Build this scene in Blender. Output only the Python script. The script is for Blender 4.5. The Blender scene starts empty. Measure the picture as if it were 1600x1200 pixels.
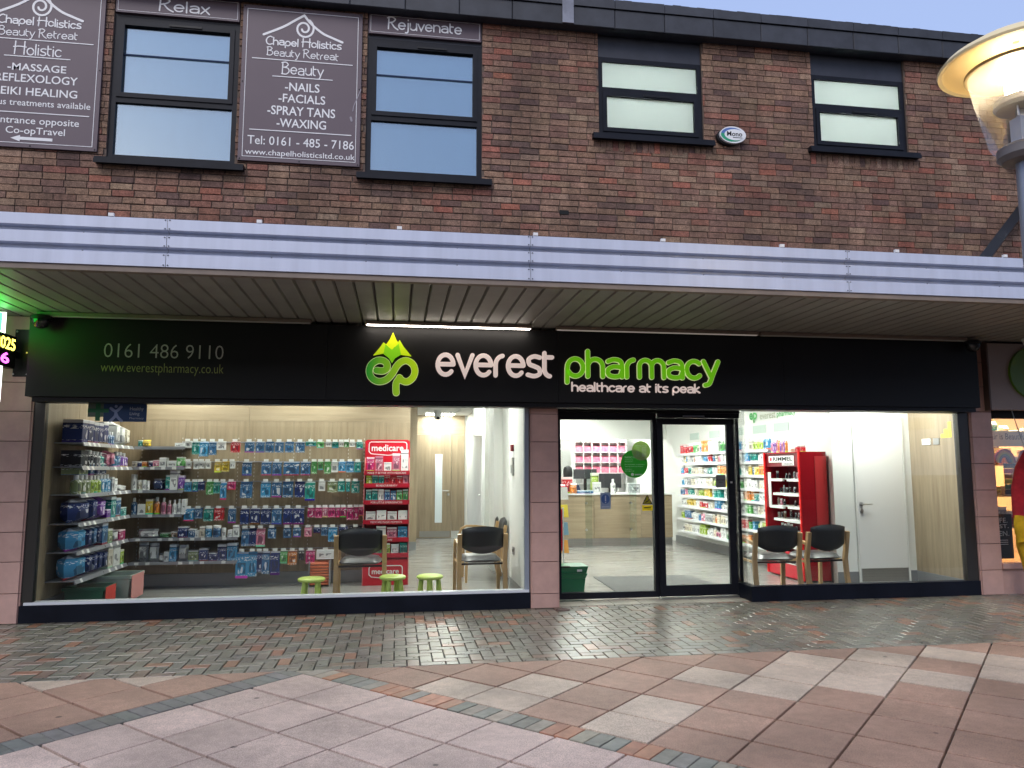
import bpy, math, random
from mathutils import Vector, Matrix
random.seed(11)
R = math.radians
scene = bpy.context.scene
col = scene.collection

# ------------------------------------------------------------------ camera
F_PX, YAW, PITCH, ROLL = 1170.0, R(8.68), R(6.485), R(-0.08)
CAM = Vector((0.0, -8.2, 1.5))
_f = Vector((math.sin(YAW)*math.cos(PITCH), math.cos(YAW)*math.cos(PITCH), math.sin(PITCH)))
_r0 = Vector((math.cos(YAW), -math.sin(YAW), 0)); _u0 = _r0.cross(_f)
_r = _r0*math.cos(ROLL) + _u0*math.sin(ROLL); _u = _u0*math.cos(ROLL) - _r0*math.sin(ROLL)
cd = bpy.data.cameras.new('camera'); cam = bpy.data.objects.new('camera', cd); col.objects.link(cam)
cd.sensor_width = 36.0; cd.lens = F_PX/1600*36; cd.clip_start = 0.05; cd.clip_end = 2000
m = Matrix((_r, _u, -_f)).transposed().to_4x4(); m.translation = CAM
cam.matrix_world = m
scene.camera = cam

# ------------------------------------------------------------------ sky, sun, exposure
SUN_EL, SUN_AZ = R(14), R(205)          # low evening light from behind the viewer
w = bpy.data.worlds.new('World'); scene.world = w; w.use_nodes = True
nt = w.node_tree; bg = nt.nodes['Background']
sky = nt.nodes.new('ShaderNodeTexSky'); sky.sky_type = 'NISHITA'; sky.sun_disc = False
sky.sun_elevation = SUN_EL; sky.sun_rotation = SUN_AZ; sky.air_density = 1.0; sky.dust_density = 1.2; sky.ozone_density = 2.2
tint = nt.nodes.new('ShaderNodeMix'); tint.data_type = 'RGBA'; tint.inputs[0].default_value = 0.60
tint.inputs[7].default_value = (4.9, 6.1, 9.9, 1)          # thin high evening cloud veil
nt.links.new(sky.outputs[0], tint.inputs[6]); nt.links.new(tint.outputs[2], bg.inputs[0])
bg.inputs[1].default_value = 0.095
sd = bpy.data.lights.new('sun', 'SUN'); sd.energy = 1.5; sd.angle = R(34); sd.color = (1.0, 0.95, 0.93)
sun = bpy.data.objects.new('sun', sd); col.objects.link(sun)
_sdir = Vector((math.sin(SUN_AZ)*math.cos(R(47)), math.cos(SUN_AZ)*math.cos(R(47)), math.sin(R(47))))
sun.rotation_euler = _sdir.to_track_quat('Z', 'Y').to_euler(); sun.location = (-3, -12, 9)
vs = scene.view_settings
vs.view_transform = 'Standard'; vs.look = 'None'; vs.gamma = 1.0; vs.use_curve_mapping = False
vs.exposure = 0.4
scene.cycles.max_bounces = 7; scene.cycles.diffuse_bounces = 4; scene.cycles.glossy_bounces = 3
scene.cycles.transmission_bounces = 4; scene.cycles.transparent_max_bounces = 12
scene.cycles.sample_clamp_indirect = 6.0
scene.cycles.use_denoising = True
scene.cycles.caustics_reflective = False; scene.cycles.caustics_refractive = False

def at(px, py, Y):
    """the point of the plane at depth Y that the photograph shows at this pixel (survey helper)"""
    d = _r*((px-800)/F_PX) + _u*((600-py)/F_PX) + _f
    return CAM + d*((Y-CAM.y)/d.y)
def gnd(px, py, z=0.0):
    d = _r*((px-800)/F_PX) + _u*((600-py)/F_PX) + _f
    return CAM + d*((z-CAM.z)/d.z)

# ------------------------------------------------------------------ materials
def srgb(r, g, b):
    return tuple(((c/255)/12.92 if c/255 <= 0.04045 else ((c/255+0.055)/1.055)**2.4) for c in (r, g, b)) + (1.0,)
MATS = {}
def N(t, k, **kw):
    n = t.nodes.new(k)
    for a, b in kw.items(): setattr(n, a, b)
    return n
def mat(name, c=(0.5, 0.5, 0.5), rough=0.5, metal=0.0, var=0.0, vscale=4.0, stretch=(1, 1, 1), bump=0.0, bscale=60.0,
        emit=None, es=0.0, c2=None, objcol=False, objvar=0.0, coat=0.0, rvar=0.0, spec=0.5):
    if name in MATS: return MATS[name]
    m = bpy.data.materials.new(name); m.use_nodes = True; t = m.node_tree
    b = t.nodes['Principled BSDF']; c = tuple(c[:3]) + (1.0,)
    b.inputs['Roughness'].default_value = rough; b.inputs['Metallic'].default_value = metal
    b.inputs['Specular IOR Level'].default_value = spec
    if coat: b.inputs['Coat Weight'].default_value = coat; b.inputs['Coat Roughness'].default_value = 0.08
    tc = N(t, 'ShaderNodeTexCoord'); mp = N(t, 'ShaderNodeMapping'); mp.inputs['Scale'].default_value = stretch
    t.links.new(tc.outputs['Object'], mp.inputs[0])
    oi = N(t, 'ShaderNodeObjectInfo')
    ad = N(t, 'ShaderNodeVectorMath', operation='ADD')
    cmb = N(t, 'ShaderNodeMath', operation='MULTIPLY'); cmb.inputs[1].default_value = 37.0
    t.links.new(oi.outputs['Random'], cmb.inputs[0]); t.links.new(mp.outputs[0], ad.inputs[0]); t.links.new(cmb.outputs[0], ad.inputs[1])
    src = None
    if objcol:
        src = oi.outputs['Color']
    if var or c2:
        nz = N(t, 'ShaderNodeTexNoise'); nz.inputs['Scale'].default_value = vscale; nz.inputs['Detail'].default_value = 6; nz.inputs['Roughness'].default_value = 0.62
        t.links.new(ad.outputs[0], nz.inputs['Vector'])
        rp = N(t, 'ShaderNodeValToRGB'); rp.color_ramp.elements[0].position = 0.32; rp.color_ramp.elements[1].position = 0.68
        t.links.new(nz.outputs['Fac'], rp.inputs[0])
        if c2:
            rp.color_ramp.elements[0].color = c; rp.color_ramp.elements[1].color = tuple(c2[:3]) + (1.0,)
            src = rp.outputs[0]
        else:
            rp.color_ramp.elements[0].color = (1-var, 1-var, 1-var, 1); rp.color_ramp.elements[1].color = (1+var, 1+var, 1+var, 1)
            mx = N(t, 'ShaderNodeMix', data_type='RGBA', blend_type='MULTIPLY'); mx.inputs[0].default_value = 1
            if src is None: mx.inputs[6].default_value = c
            else: t.links.new(src, mx.inputs[6])
            t.links.new(rp.outputs[0], mx.inputs[7]); src = mx.outputs[2]
        if rvar:
            rr = N(t, 'ShaderNodeMapRange'); rr.inputs[3].default_value = rough-rvar; rr.inputs[4].default_value = rough+rvar
            t.links.new(nz.outputs['Fac'], rr.inputs[0]); t.links.new(rr.outputs[0], b.inputs['Roughness'])
    if objvar:
        mr = N(t, 'ShaderNodeMapRange'); mr.inputs[3].default_value = 1-objvar; mr.inputs[4].default_value = 1+objvar
        t.links.new(oi.outputs['Random'], mr.inputs[0])
        mx = N(t, 'ShaderNodeMix', data_type='RGBA', blend_type='MULTIPLY'); mx.inputs[0].default_value = 1
        if src is None: mx.inputs[6].default_value = c
        else: t.links.new(src, mx.inputs[6])
        t.links.new(mr.outputs[0], mx.inputs[7]); src = mx.outputs[2]
    if src is None: b.inputs['Base Color'].default_value = c
    else: t.links.new(src, b.inputs['Base Color'])
    if bump:
        bz = N(t, 'ShaderNodeTexNoise'); bz.inputs['Scale'].default_value = bscale; bz.inputs['Detail'].default_value = 5
        t.links.new(ad.outputs[0], bz.inputs['Vector'])
        bn = N(t, 'ShaderNodeBump'); bn.inputs['Strength'].default_value = bump; bn.inputs['Distance'].default_value = 0.01
        t.links.new(bz.outputs['Fac'], bn.inputs['Height']); t.links.new(bn.outputs[0], b.inputs['Normal'])
    if emit:
        b.inputs['Emission Color'].default_value = tuple(emit[:3]) + (1.0,); b.inputs['Emission Strength'].default_value = es
    MATS[name] = m
    return m
def attr_mat(name, attr, rough, var, vscale, bump, bscale, rvar=0.0):
    m = mat(name, (1, 1, 1), rough, var=var, vscale=vscale, bump=bump, bscale=bscale, rvar=rvar)
    t = m.node_tree; at_ = N(t, 'ShaderNodeAttribute', attribute_name=attr)
    for n in t.nodes:
        if n.type == 'MIX' and n.blend_type == 'MULTIPLY': t.links.new(at_.outputs['Color'], n.inputs[6]); break
    return m
def glass_mat(name, tint=(0.97, 0.99, 0.98), refl=1.0, rough=0.0, gcol=(1, 1, 1)):
    m = bpy.data.materials.new(name); m.use_nodes = True; t = m.node_tree; t.nodes.clear()
    o = N(t, 'ShaderNodeOutputMaterial'); tr = N(t, 'ShaderNodeBsdfTransparent'); gl = N(t, 'ShaderNodeBsdfGlossy')
    tr.inputs[0].default_value = tuple(tint) + (1,); gl.inputs['Roughness'].default_value = rough; gl.inputs[0].default_value = tuple(gcol)+(1,)
    fr = N(t, 'ShaderNodeFresnel'); fr.inputs[0].default_value = 1.45
    mu = N(t, 'ShaderNodeMath', operation='MULTIPLY'); mu.inputs[1].default_value = refl; t.links.new(fr.outputs[0], mu.inputs[0])
    mx = N(t, 'ShaderNodeMixShader'); t.links.new(mu.outputs[0], mx.inputs[0]); t.links.new(tr.outputs[0], mx.inputs[1]); t.links.new(gl.outputs[0], mx.inputs[2])
    t.links.new(mx.outputs[0], o.inputs[0]); MATS[name] = m
    return m
def wood_mat(name, vertical=True, a=(0.36, 0.285, 0.19), b=(0.25, 0.19, 0.12), rough=0.45):
    return mat(name, a, rough, c2=b, vscale=2.2, stretch=(9, 9, 0.55) if vertical else (0.55, 9, 9), bump=0.05, bscale=25)
def print_mat(name, rough=0.35):
    """printed packaging: the pack's own colour with a lighter header, lines of lettering and a picture patch"""
    m = bpy.data.materials.new(name); m.use_nodes = True; t = m.node_tree; b = t.nodes['Principled BSDF']
    b.inputs['Roughness'].default_value = rough
    tc = N(t, 'ShaderNodeTexCoord'); sp = N(t, 'ShaderNodeSeparateXYZ'); t.links.new(tc.outputs['Generated'], sp.inputs[0])
    oi = N(t, 'ShaderNodeObjectInfo')
    def mth(op, a, bb):
        n = N(t, 'ShaderNodeMath', operation=op)
        for i, v in enumerate((a, bb)):
            if isinstance(v, (int, float)): n.inputs[i].default_value = v
            else: t.links.new(v, n.inputs[i])
        return n.outputs[0]
    def mixc(fac, a, bb):
        n = N(t, 'ShaderNodeMix', data_type='RGBA')
        for i, v in ((0, fac), (6, a), (7, bb)):
            if isinstance(v, (int, float)): n.inputs[i].default_value = v
            elif isinstance(v, tuple): n.inputs[i].default_value = v
            else: t.links.new(v, n.inputs[i])
        return n.outputs[2]
    ofs = mth('MULTIPLY', oi.outputs['Random'], 53.0)
    v1 = N(t, 'ShaderNodeCombineXYZ'); t.links.new(mth('ADD', mth('MULTIPLY', sp.outputs[0], 9.0), ofs), v1.inputs[0])
    t.links.new(mth('ADD', mth('MULTIPLY', sp.outputs[1], 5.0), ofs), v1.inputs[1]); t.links.new(mth('MULTIPLY', sp.outputs[2], 24.0), v1.inputs[2])
    n1 = N(t, 'ShaderNodeTexNoise'); n1.inputs['Scale'].default_value = 1.0; n1.inputs['Detail'].default_value = 2; t.links.new(v1.outputs[0], n1.inputs['Vector'])
    v2 = N(t, 'ShaderNodeVectorMath', operation='ADD'); t.links.new(tc.outputs['Generated'], v2.inputs[0]); t.links.new(ofs, v2.inputs[1])
    n2 = N(t, 'ShaderNodeTexNoise'); n2.inputs['Scale'].default_value = 2.6; n2.inputs['Detail'].default_value = 1; t.links.new(v2.outputs[0], n2.inputs['Vector'])
    base = oi.outputs['Color']
    light = mixc(0.72, base, (0.85, 0.85, 0.85, 1)); dark = mixc(0.65, base, (0.02, 0.025, 0.05, 1))
    inx = mth('MULTIPLY', mth('GREATER_THAN', sp.outputs[0], 0.16), mth('LESS_THAN', sp.outputs[0], 0.84))
    inz = mth('MULTIPLY', mth('GREATER_THAN', sp.outputs[2], 0.16), mth('LESS_THAN', sp.outputs[2], 0.55))
    pic = mth('MULTIPLY', inx, inz)
    c = mixc(mth('MULTIPLY', pic, mth('GREATER_THAN', n2.outputs['Fac'], 0.5)), base, dark)
    c = mixc(mth('MULTIPLY', pic, mth('LESS_THAN', n2.outputs['Fac'], 0.40)), c, light)
    band = mth('MULTIPLY', mth('GREATER_THAN', sp.outputs[2], 0.6), mth('LESS_THAN', sp.outputs[2], 0.76))
    txt = mth('MULTIPLY', band, mth('GREATER_THAN', n1.outputs['Fac'], 0.56))
    c = mixc(txt, c, (0.8, 0.8, 0.8, 1))
    low = mth('MULTIPLY', mth('LESS_THAN', sp.outputs[2], 0.12), mth('GREATER_THAN', n1.outputs['Fac'], 0.54))
    c = mixc(low, c, light)
    hd = mth('MULTIPLY', mth('GREATER_THAN', sp.outputs[2], 0.86), mth('GREATER_THAN', oi.outputs['Random'], 0.2))
    c = mixc(hd, c, light)
    hs = N(t, 'ShaderNodeHueSaturation'); t.links.new(oi.outputs['Random'], hs.inputs['Hue']); hs.inputs['Value'].default_value = 1.3; t.links.new(base, hs.inputs['Color'])
    foot = mth('MULTIPLY', mth('LESS_THAN', sp.outputs[2], 0.09), mth('GREATER_THAN', oi.outputs['Random'], 0.5)); c = mixc(foot, c, hs.outputs[0])
    tab_ = mth('MULTIPLY', mth('MULTIPLY', mth('GREATER_THAN', sp.outputs[2], 0.8), mth('LESS_THAN', sp.outputs[2], 0.86)), mth('LESS_THAN', oi.outputs['Random'], 0.6)); c = mixc(tab_, c, dark)
    t.links.new(c, b.inputs['Base Color']); MATS[name] = m
    return m

def slab_mat():
    """pressed concrete: fine aggregate speckle, soft blotches and darker weathered patches over the slab's own colour"""
    m = mat('slab_face', (1, 1, 1), 0.62, objcol=True, var=0.13, vscale=2.6, bump=0.22, bscale=190, rvar=0.08); t = m.node_tree; b = t.nodes['Principled BSDF']
    src = b.inputs['Base Color'].links[0].from_socket; tc = N(t, 'ShaderNodeTexCoord'); oi = N(t, 'ShaderNodeObjectInfo')
    ad = N(t, 'ShaderNodeVectorMath', operation='ADD'); t.links.new(tc.outputs['Object'], ad.inputs[0]); t.links.new(oi.outputs['Location'], ad.inputs[1])
    for sc, det, lo, hi, p0, p1_ in ((150.0, 2, 0.72, 1.22, 0.35, 0.65), (1.1, 5, 0.80, 1.06, 0.36, 0.56), (16.0, 3, 0.93, 1.05, 0.4, 0.6)):
        nz = N(t, 'ShaderNodeTexNoise'); nz.inputs['Scale'].default_value = sc; nz.inputs['Detail'].default_value = det; t.links.new(ad.outputs[0], nz.inputs['Vector'])
        mr = N(t, 'ShaderNodeMapRange'); mr.inputs[1].default_value = p0; mr.inputs[2].default_value = p1_; mr.inputs[3].default_value = lo; mr.inputs[4].default_value = hi; t.links.new(nz.outputs['Fac'], mr.inputs[0])
        mx = N(t, 'ShaderNodeMix', data_type='RGBA', blend_type='MULTIPLY'); mx.inputs[0].default_value = 1; t.links.new(src, mx.inputs[6]); t.links.new(mr.outputs[0], mx.inputs[7]); src = mx.outputs[2]
    t.links.new(src, b.inputs['Base Color'])
    return m
BLACK = mat('anthracite_frame', (0.011, 0.012, 0.017), 0.45, var=0.25, vscale=3, spec=0.18)
NAVY = mat('dark_riser', (0.008, 0.010, 0.017), 0.45, var=0.3, vscale=2, rvar=0.08, spec=0.15)
FASCIA = mat('fascia_black', (0.0075, 0.0075, 0.0078), 0.5, var=0.2, vscale=1.5, rvar=0.06, spec=0.35)
MORTAR = mat('mortar', (0.125, 0.092, 0.073), 0.95, var=0.25, vscale=30, bump=0.3, bscale=120)
BRICKO = mat('brick_face', (1, 1, 1), 0.9, objcol=True, var=0.30, vscale=22, bump=0.7, bscale=70)
BRICKA = attr_mat('brick_face_run', 'tint', 0.9, 0.30, 22, 0.7, 70)
PAVO = mat('paver_face', (1, 1, 1), 0.30, objcol=True, var=0.22, vscale=12, bump=0.16, bscale=90, rvar=0.09)
PAVA = attr_mat('paver_face_run', 'tint', 0.30, 0.22, 12, 0.16, 90, rvar=0.09)
SLABM = slab_mat()
JOINT = mat('joint_sand', (0.03, 0.025, 0.022), 0.95, var=0.3, vscale=40)
def weather(m, sc, lo, hi, stretch, p0=0.38, p1_=0.62, spots=False):
    """stains that run on across neighbouring pieces"""
    t = m.node_tree; b = t.nodes['Principled BSDF']; src = b.inputs['Base Color'].links[0].from_socket; ge = N(t, 'ShaderNodeNewGeometry'); mp = N(t, 'ShaderNodeMapping'); mp.inputs['Scale'].default_value = stretch
    t.links.new(ge.outputs['Position'], mp.inputs[0]); nz = N(t, 'ShaderNodeTexVoronoi' if spots else 'ShaderNodeTexNoise'); nz.inputs['Scale'].default_value = sc; t.links.new(mp.outputs[0], nz.inputs['Vector'])
    if not spots: nz.inputs['Detail'].default_value = 5
    mr = N(t, 'ShaderNodeMapRange'); mr.inputs[1].default_value = p0; mr.inputs[2].default_value = p1_; mr.inputs[3].default_value = lo; mr.inputs[4].default_value = hi; t.links.new(nz.outputs[0], mr.inputs[0])
    mx = N(t, 'ShaderNodeMix', data_type='RGBA', blend_type='MULTIPLY'); mx.inputs[0].default_value = 1; t.links.new(src, mx.inputs[6]); t.links.new(mr.outputs[0], mx.inputs[7]); t.links.new(mx.outputs[2], b.inputs['Base Color'])
for _m in (BRICKO, BRICKA):
    weather(_m, 0.9, 0.74, 1.14, (1.4, 1, 0.6)); weather(_m, 4.0, 0.86, 1.1, (2.2, 1, 0.5)); weather(_m, 75.0, 0.70, 1.24, (1, 1, 1))
for _m in (PAVO, PAVA): weather(_m, 1.3, 0.82, 1.1, (1, 1, 1))
weather(SLABM, 2.3, 0.35, 1.0, (1, 1, 0.01), 0.035, 0.05, spots=True); weather(SLABM, 0.7, 0.84, 1.06, (1, 1, 1))
TILE = mat('pink_stone_tile', (0.57, 0.36, 0.305), 0.42, var=0.10, vscale=5, objvar=0.06, bump=0.03)
GROUT = mat('tile_grout', (0.13, 0.095, 0.09), 0.9)
ALU = mat('silver_cladding', (0.56, 0.60, 0.715), 0.42, metal=0.12, var=0.075, vscale=1.6, stretch=(5, 1, 0.35), rvar=0.07, bump=0.03, bscale=3)
SOFFIT = mat('soffit_metal', (0.27, 0.262, 0.235), 0.5, var=0.12, vscale=2, objvar=0.07)
TRIM = mat('brown_trim', (0.22, 0.175, 0.14), 0.6, var=0.15)
DARK = mat('dark_void', (0.01, 0.01, 0.01), 0.9)
ROOFM = mat('roof_membrane', (0.033, 0.036, 0.045), 0.62, var=0.3, vscale=4, bump=0.12, bscale=14, objvar=0.12)
LEAD = mat('flashing', (0.20, 0.21, 0.25), 0.5, var=0.2, vscale=8)
BOARD = mat('aubergine_board', (0.105, 0.072, 0.087), 0.5, var=0.05, vscale=2)
LETTER = mat('white_lettering', (0.80, 0.79, 0.78), 0.5)
STEEL = mat('steel', (0.5, 0.5, 0.5), 0.3, metal=1.0)
BRUSHED = mat('brushed_plate', (0.42, 0.41, 0.39), 0.33, metal=0.9, var=0.1, vscale=3, stretch=(0.4, 1, 30))
WHITEW = mat('white_wall', (0.78, 0.79, 0.76), 0.55, var=0.02, vscale=1.5)
WHITEP = mat('white_plastic', (0.80, 0.80, 0.79), 0.4)
GREYP = mat('grey_plastic', (0.30, 0.31, 0.32), 0.45)
BLACKP = mat('black_plastic', (0.012, 0.012, 0.013), 0.4, spec=0.25)
OAKV = wood_mat('oak_panel_upright'); OAKH = wood_mat('oak_panel_level', False)
OAKY = wood_mat('oak_panel_side')
BEECH = mat('beech_frame', (0.56, 0.36, 0.17), 0.42, c2=(0.44, 0.27, 0.12), vscale=3, stretch=(8, 8, 0.8))
VINYL = mat('black_vinyl', (0.014, 0.014, 0.015), 0.36, bump=0.06, bscale=160)
SEATV = mat('grey_vinyl', (0.055, 0.057, 0.06), 0.33, bump=0.06, bscale=160)
FLOORM = mat('vinyl_floor', (0.21, 0.205, 0.19), 0.22, c2=(0.31, 0.305, 0.285), vscale=1.2, stretch=(1.2, 16, 1), rvar=0.05)
SKIRT = mat('grey_skirting', (0.24, 0.25, 0.26), 0.35, metal=0.3)
CEIL = mat('ceiling_tile', (0.80, 0.80, 0.78), 0.85, bump=0.1, bscale=300)
PANEL = mat('led_panel', (0.9, 0.9, 0.9), 0.5, emit=(0.98, 1.0, 0.94), es=39.0)
STRIPL = mat('led_strip_panel', (0.9, 0.9, 0.9), 0.5, emit=(0.98, 1.0, 0.93), es=15.0)
SHELFM = mat('shelf_metal', (0.36, 0.37, 0.40), 0.35, metal=0.5)
SHELFW = mat('shelf_white', (0.74, 0.75, 0.78), 0.4)
TICKET = mat('ticket', (0.82, 0.82, 0.80), 0.5)
LIME = mat('lime_plastic', (0.52, 0.66, 0.13), 0.42, var=0.06, vscale=6)
RED = mat('red_board', (0.56, 0.012, 0.03), 0.35)
REDG = mat('red_gloss', (0.27, 0.006, 0.011), 0.14, coat=0.4)
GREENC = mat('green_crate', (0.012, 0.16, 0.07), 0.42)
PRINT = print_mat('printed_pack'); GLASS = glass_mat('window_glass', refl=0.55); UGLASS = glass_mat('upper_window_glass', tint=(0.9, 0.97, 1.0), refl=7.5, rough=0.01, gcol=(0.84, 0.95, 1.0)); SHELFG = glass_mat('shelf_glass', (0.9, 0.95, 0.93))

# ------------------------------------------------------------------ mesh building
ORG = {}
class MB:
    def __init__(s): s.v = []; s.f = []; s.m = []
    def add(s, vs, fs, k=0):
        b = len(s.v); s.v += [tuple(v) for v in vs]
        for f in fs: s.f.append(tuple(b+i for i in f)); s.m.append(k)
        return s
    def box(s, x0, x1, y0, y1, z0, z1, k=0):
        return s.add([(x0,y0,z0),(x1,y0,z0),(x1,y1,z0),(x0,y1,z0),(x0,y0,z1),(x1,y0,z1),(x1,y1,z1),(x0,y1,z1)],
                     [(0,3,2,1),(4,5,6,7),(0,1,5,4),(1,2,6,5),(2,3,7,6),(3,0,4,7)], k)
    def cbox(s, x0, x1, y0, y1, z0, z1, c, k=0):
        """box with chamfered edges all round its front (-Y) face"""
        v = [(x0,y1,z0),(x1,y1,z0),(x1,y1,z1),(x0,y1,z1),(x0,y0+c,z0),(x1,y0+c,z0),(x1,y0+c,z1),(x0,y0+c,z1),
             (x0+c,y0,z0+c),(x1-c,y0,z0+c),(x1-c,y0,z1-c),(x0+c,y0,z1-c)]
        return s.add(v, [(8,9,10,11),(4,5,9,8),(5,6,10,9),(6,7,11,10),(7,4,8,11),(0,1,5,4),(1,2,6,5),(2,3,7,6),(3,0,4,7),(0,3,2,1)], k)
    def prism_z(s, poly, z0, z1, c=0.0, k=0):
        """upright prism over a counter-clockwise outline; c chamfers its top edge"""
        n = len(poly); cx = sum(p[0] for p in poly)/n; cy = sum(p[1] for p in poly)/n
        v = [(x, y, z0) for x, y in poly] + [(x, y, z1-c) for x, y in poly]
        if c:
            for x, y in poly:
                d = math.hypot(x-cx, y-cy) or 1; t = min(0.5, 1.4*c/d); v.append((x+(cx-x)*t, y+(cy-y)*t, z1))
        f = [tuple(range(n-1, -1, -1))]; L = n
        f += [(i, (i+1) % n, L+(i+1) % n, L+i) for i in range(n)]
        if c: f += [(L+i, L+(i+1) % n, 2*L+(i+1) % n, 2*L+i) for i in range(n)]; f.append(tuple(range(2*L, 3*L)))
        else: f.append(tuple(range(L, 2*L)))
        return s.add(v, f, k)
    def prism_y(s, poly, y0, y1, k=0):
        """outline in the X-Z plane, front at y0, back at y1"""
        n = len(poly); v = [(x, y0, z) for x, z in poly] + [(x, y1, z) for x, z in poly]
        return s.add(v, [tuple(range(n)), tuple(range(2*n-1, n-1, -1))] + [((i+1) % n, i, n+i, n+(i+1) % n) for i in range(n)], k)
    def tube(s, path, r, n=8, k=0, flat=None, caps=True):
        path = [Vector(p) for p in path]; b = len(s.v); rr = r if isinstance(r, (list, tuple)) else [r]*len(path)
        for i, p in enumerate(path):
            d = (path[min(i+1, len(path)-1)] - path[max(i-1, 0)]).normalized()
            a = Vector((1, 0, 0)) if abs(d.x) < 0.9 else Vector((0, 1, 0))
            u = d.cross(a).normalized(); w_ = d.cross(u)
            for j in range(n):
                t = 2*math.pi*(j+0.5)/n
                s.v.append(tuple(p + u*math.cos(t)*rr[i]*(flat or 1) + w_*math.sin(t)*rr[i]))
        for i in range(len(path)-1):
            for j in range(n):
                s.f.append((b+i*n+j, b+i*n+(j+1) % n, b+(i+1)*n+(j+1) % n, b+(i+1)*n+j)); s.m.append(k)
        if caps:
            s.f.append(tuple(b+j for j in range(n-1, -1, -1))); s.m.append(k)
            e = b+(len(path)-1)*n; s.f.append(tuple(e+j for j in range(n))); s.m.append(k)
        return s
    def lathe(s, prof, c=(0, 0, 0), n=16, k=0, sx=1.0, sy=1.0):
        b = len(s.v)
        for r_, z in prof:
            for j in range(n):
                t = 2*math.pi*j/n; s.v.append((c[0]+r_*sx*math.cos(t), c[1]+r_*sy*math.sin(t), c[2]+z))
        for i in range(len(prof)-1):
            for j in range(n):
                s.f.append((b+i*n+j, b+i*n+(j+1) % n, b+(i+1)*n+(j+1) % n, b+(i+1)*n+j)); s.m.append(k)
        s.f.append(tuple(b+j for j in range(n-1, -1, -1))); s.m.append(k)
        e = b+(len(prof)-1)*n; s.f.append(tuple(e+j for j in range(n))); s.m.append(k)
        return s
    def mesh(s, name, mats, org=(0, 0, 0), smooth=False):
        me = bpy.data.meshes.new(name)
        me.from_pydata([(x-org[0], y-org[1], z-org[2]) for x, y, z in s.v], [], s.f)
        for q in (mats if isinstance(mats, (list, tuple)) else [mats]): me.materials.append(q)
        me.polygons.foreach_set('material_index', s.m)
        if smooth: me.polygons.foreach_set('use_smooth', [True]*len(s.f)); me.set_sharp_from_angle(angle=R(38)) if hasattr(me, 'set_sharp_from_angle') else None
        me.update()
        return me
    def build(s, name, mats, parent=None, smooth=False, **tags):
        if parent is not None: org = ORG[parent.name]
        else:
            xs = [v[0] for v in s.v]; ys = [v[1] for v in s.v]; zs = [v[2] for v in s.v]
            org = ((min(xs)+max(xs))/2, (min(ys)+max(ys))/2, min(zs))
        o = bpy.data.objects.new(name, s.mesh(name, mats, org, smooth)); col.objects.link(o)
        if parent is not None: o.parent = parent
        else: o.location = org
        ORG[o.name] = org
        tag(o, **tags)
        return o
def tag(o, label=None, cat=None, group=None, kind=None):
    if label: o['label'] = label
    if cat: o['category'] = cat
    if group: o['group'] = group
    if kind: o['kind'] = kind
    return o
def thing(name, loc, label, cat, group=None, kind=None):
    o = bpy.data.objects.new(name, None); col.objects.link(o); o.location = loc; o.empty_display_size = 0.1
    ORG[o.name] = tuple(loc)
    return tag(o, label, cat, group, kind)
def inst(name, me, loc, parent=None, rz=0.0, scale=(1, 1, 1), color=None, **tags):
    o = bpy.data.objects.new(name, me); col.objects.link(o)
    if parent is not None:
        g = ORG[parent.name]; o.parent = parent; o.location = (loc[0]-g[0], loc[1]-g[1], loc[2]-g[2])
    else: o.location = loc
    o.rotation_euler.z = rz; o.scale = scale
    if color: o.color = tuple(color[:3]) + (1.0,)
    ORG[o.name] = tuple(loc); tag(o, **tags)
    return o
def move_tree(root, loc, rz):
    root.location = loc; root.rotation_euler.z = rz
def copy_tree(o, parent=None):
    c = o.copy(); col.objects.link(c)
    if parent is not None: c.parent = parent
    for ch in list(o.children): copy_tree(ch, c)
    return c
def slotted(x0, x1, z0, z1, holes):
    """rectangles that cover x0..x1, z0..z1 except the holes"""
    xs = sorted({x0, x1} | {min(max(v, x0), x1) for h in holes for v in h[:2]}); zs = sorted({z0, z1} | {min(max(v, z0), z1) for h in holes for v in h[2:]})
    out = []
    for a, b in zip(xs, xs[1:]):
        for c, d in zip(zs, zs[1:]):
            mx, mz = (a+b)/2, (c+d)/2
            if not any(h[0] < mx < h[1] and h[2] < mz < h[3] for h in holes): out.append((a, b, c, d))
    return out
def clip(poly, nx, ny, d):
    """keep the part of a convex outline with nx*x + ny*y <= d"""
    out = []
    for i, p in enumerate(poly):
        q = poly[(i+1) % len(poly)]; a = nx*p[0]+ny*p[1]-d; b = nx*q[0]+ny*q[1]-d
        if a <= 0: out.append(p)
        if a*b < 0: t = a/(a-b); out.append((p[0]+(q[0]-p[0])*t, p[1]+(q[1]-p[1])*t))
    return out
def area(p): return abs(sum(p[i][0]*p[(i+1) % len(p)][1]-p[(i+1) % len(p)][0]*p[i][1] for i in range(len(p))))/2

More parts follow.
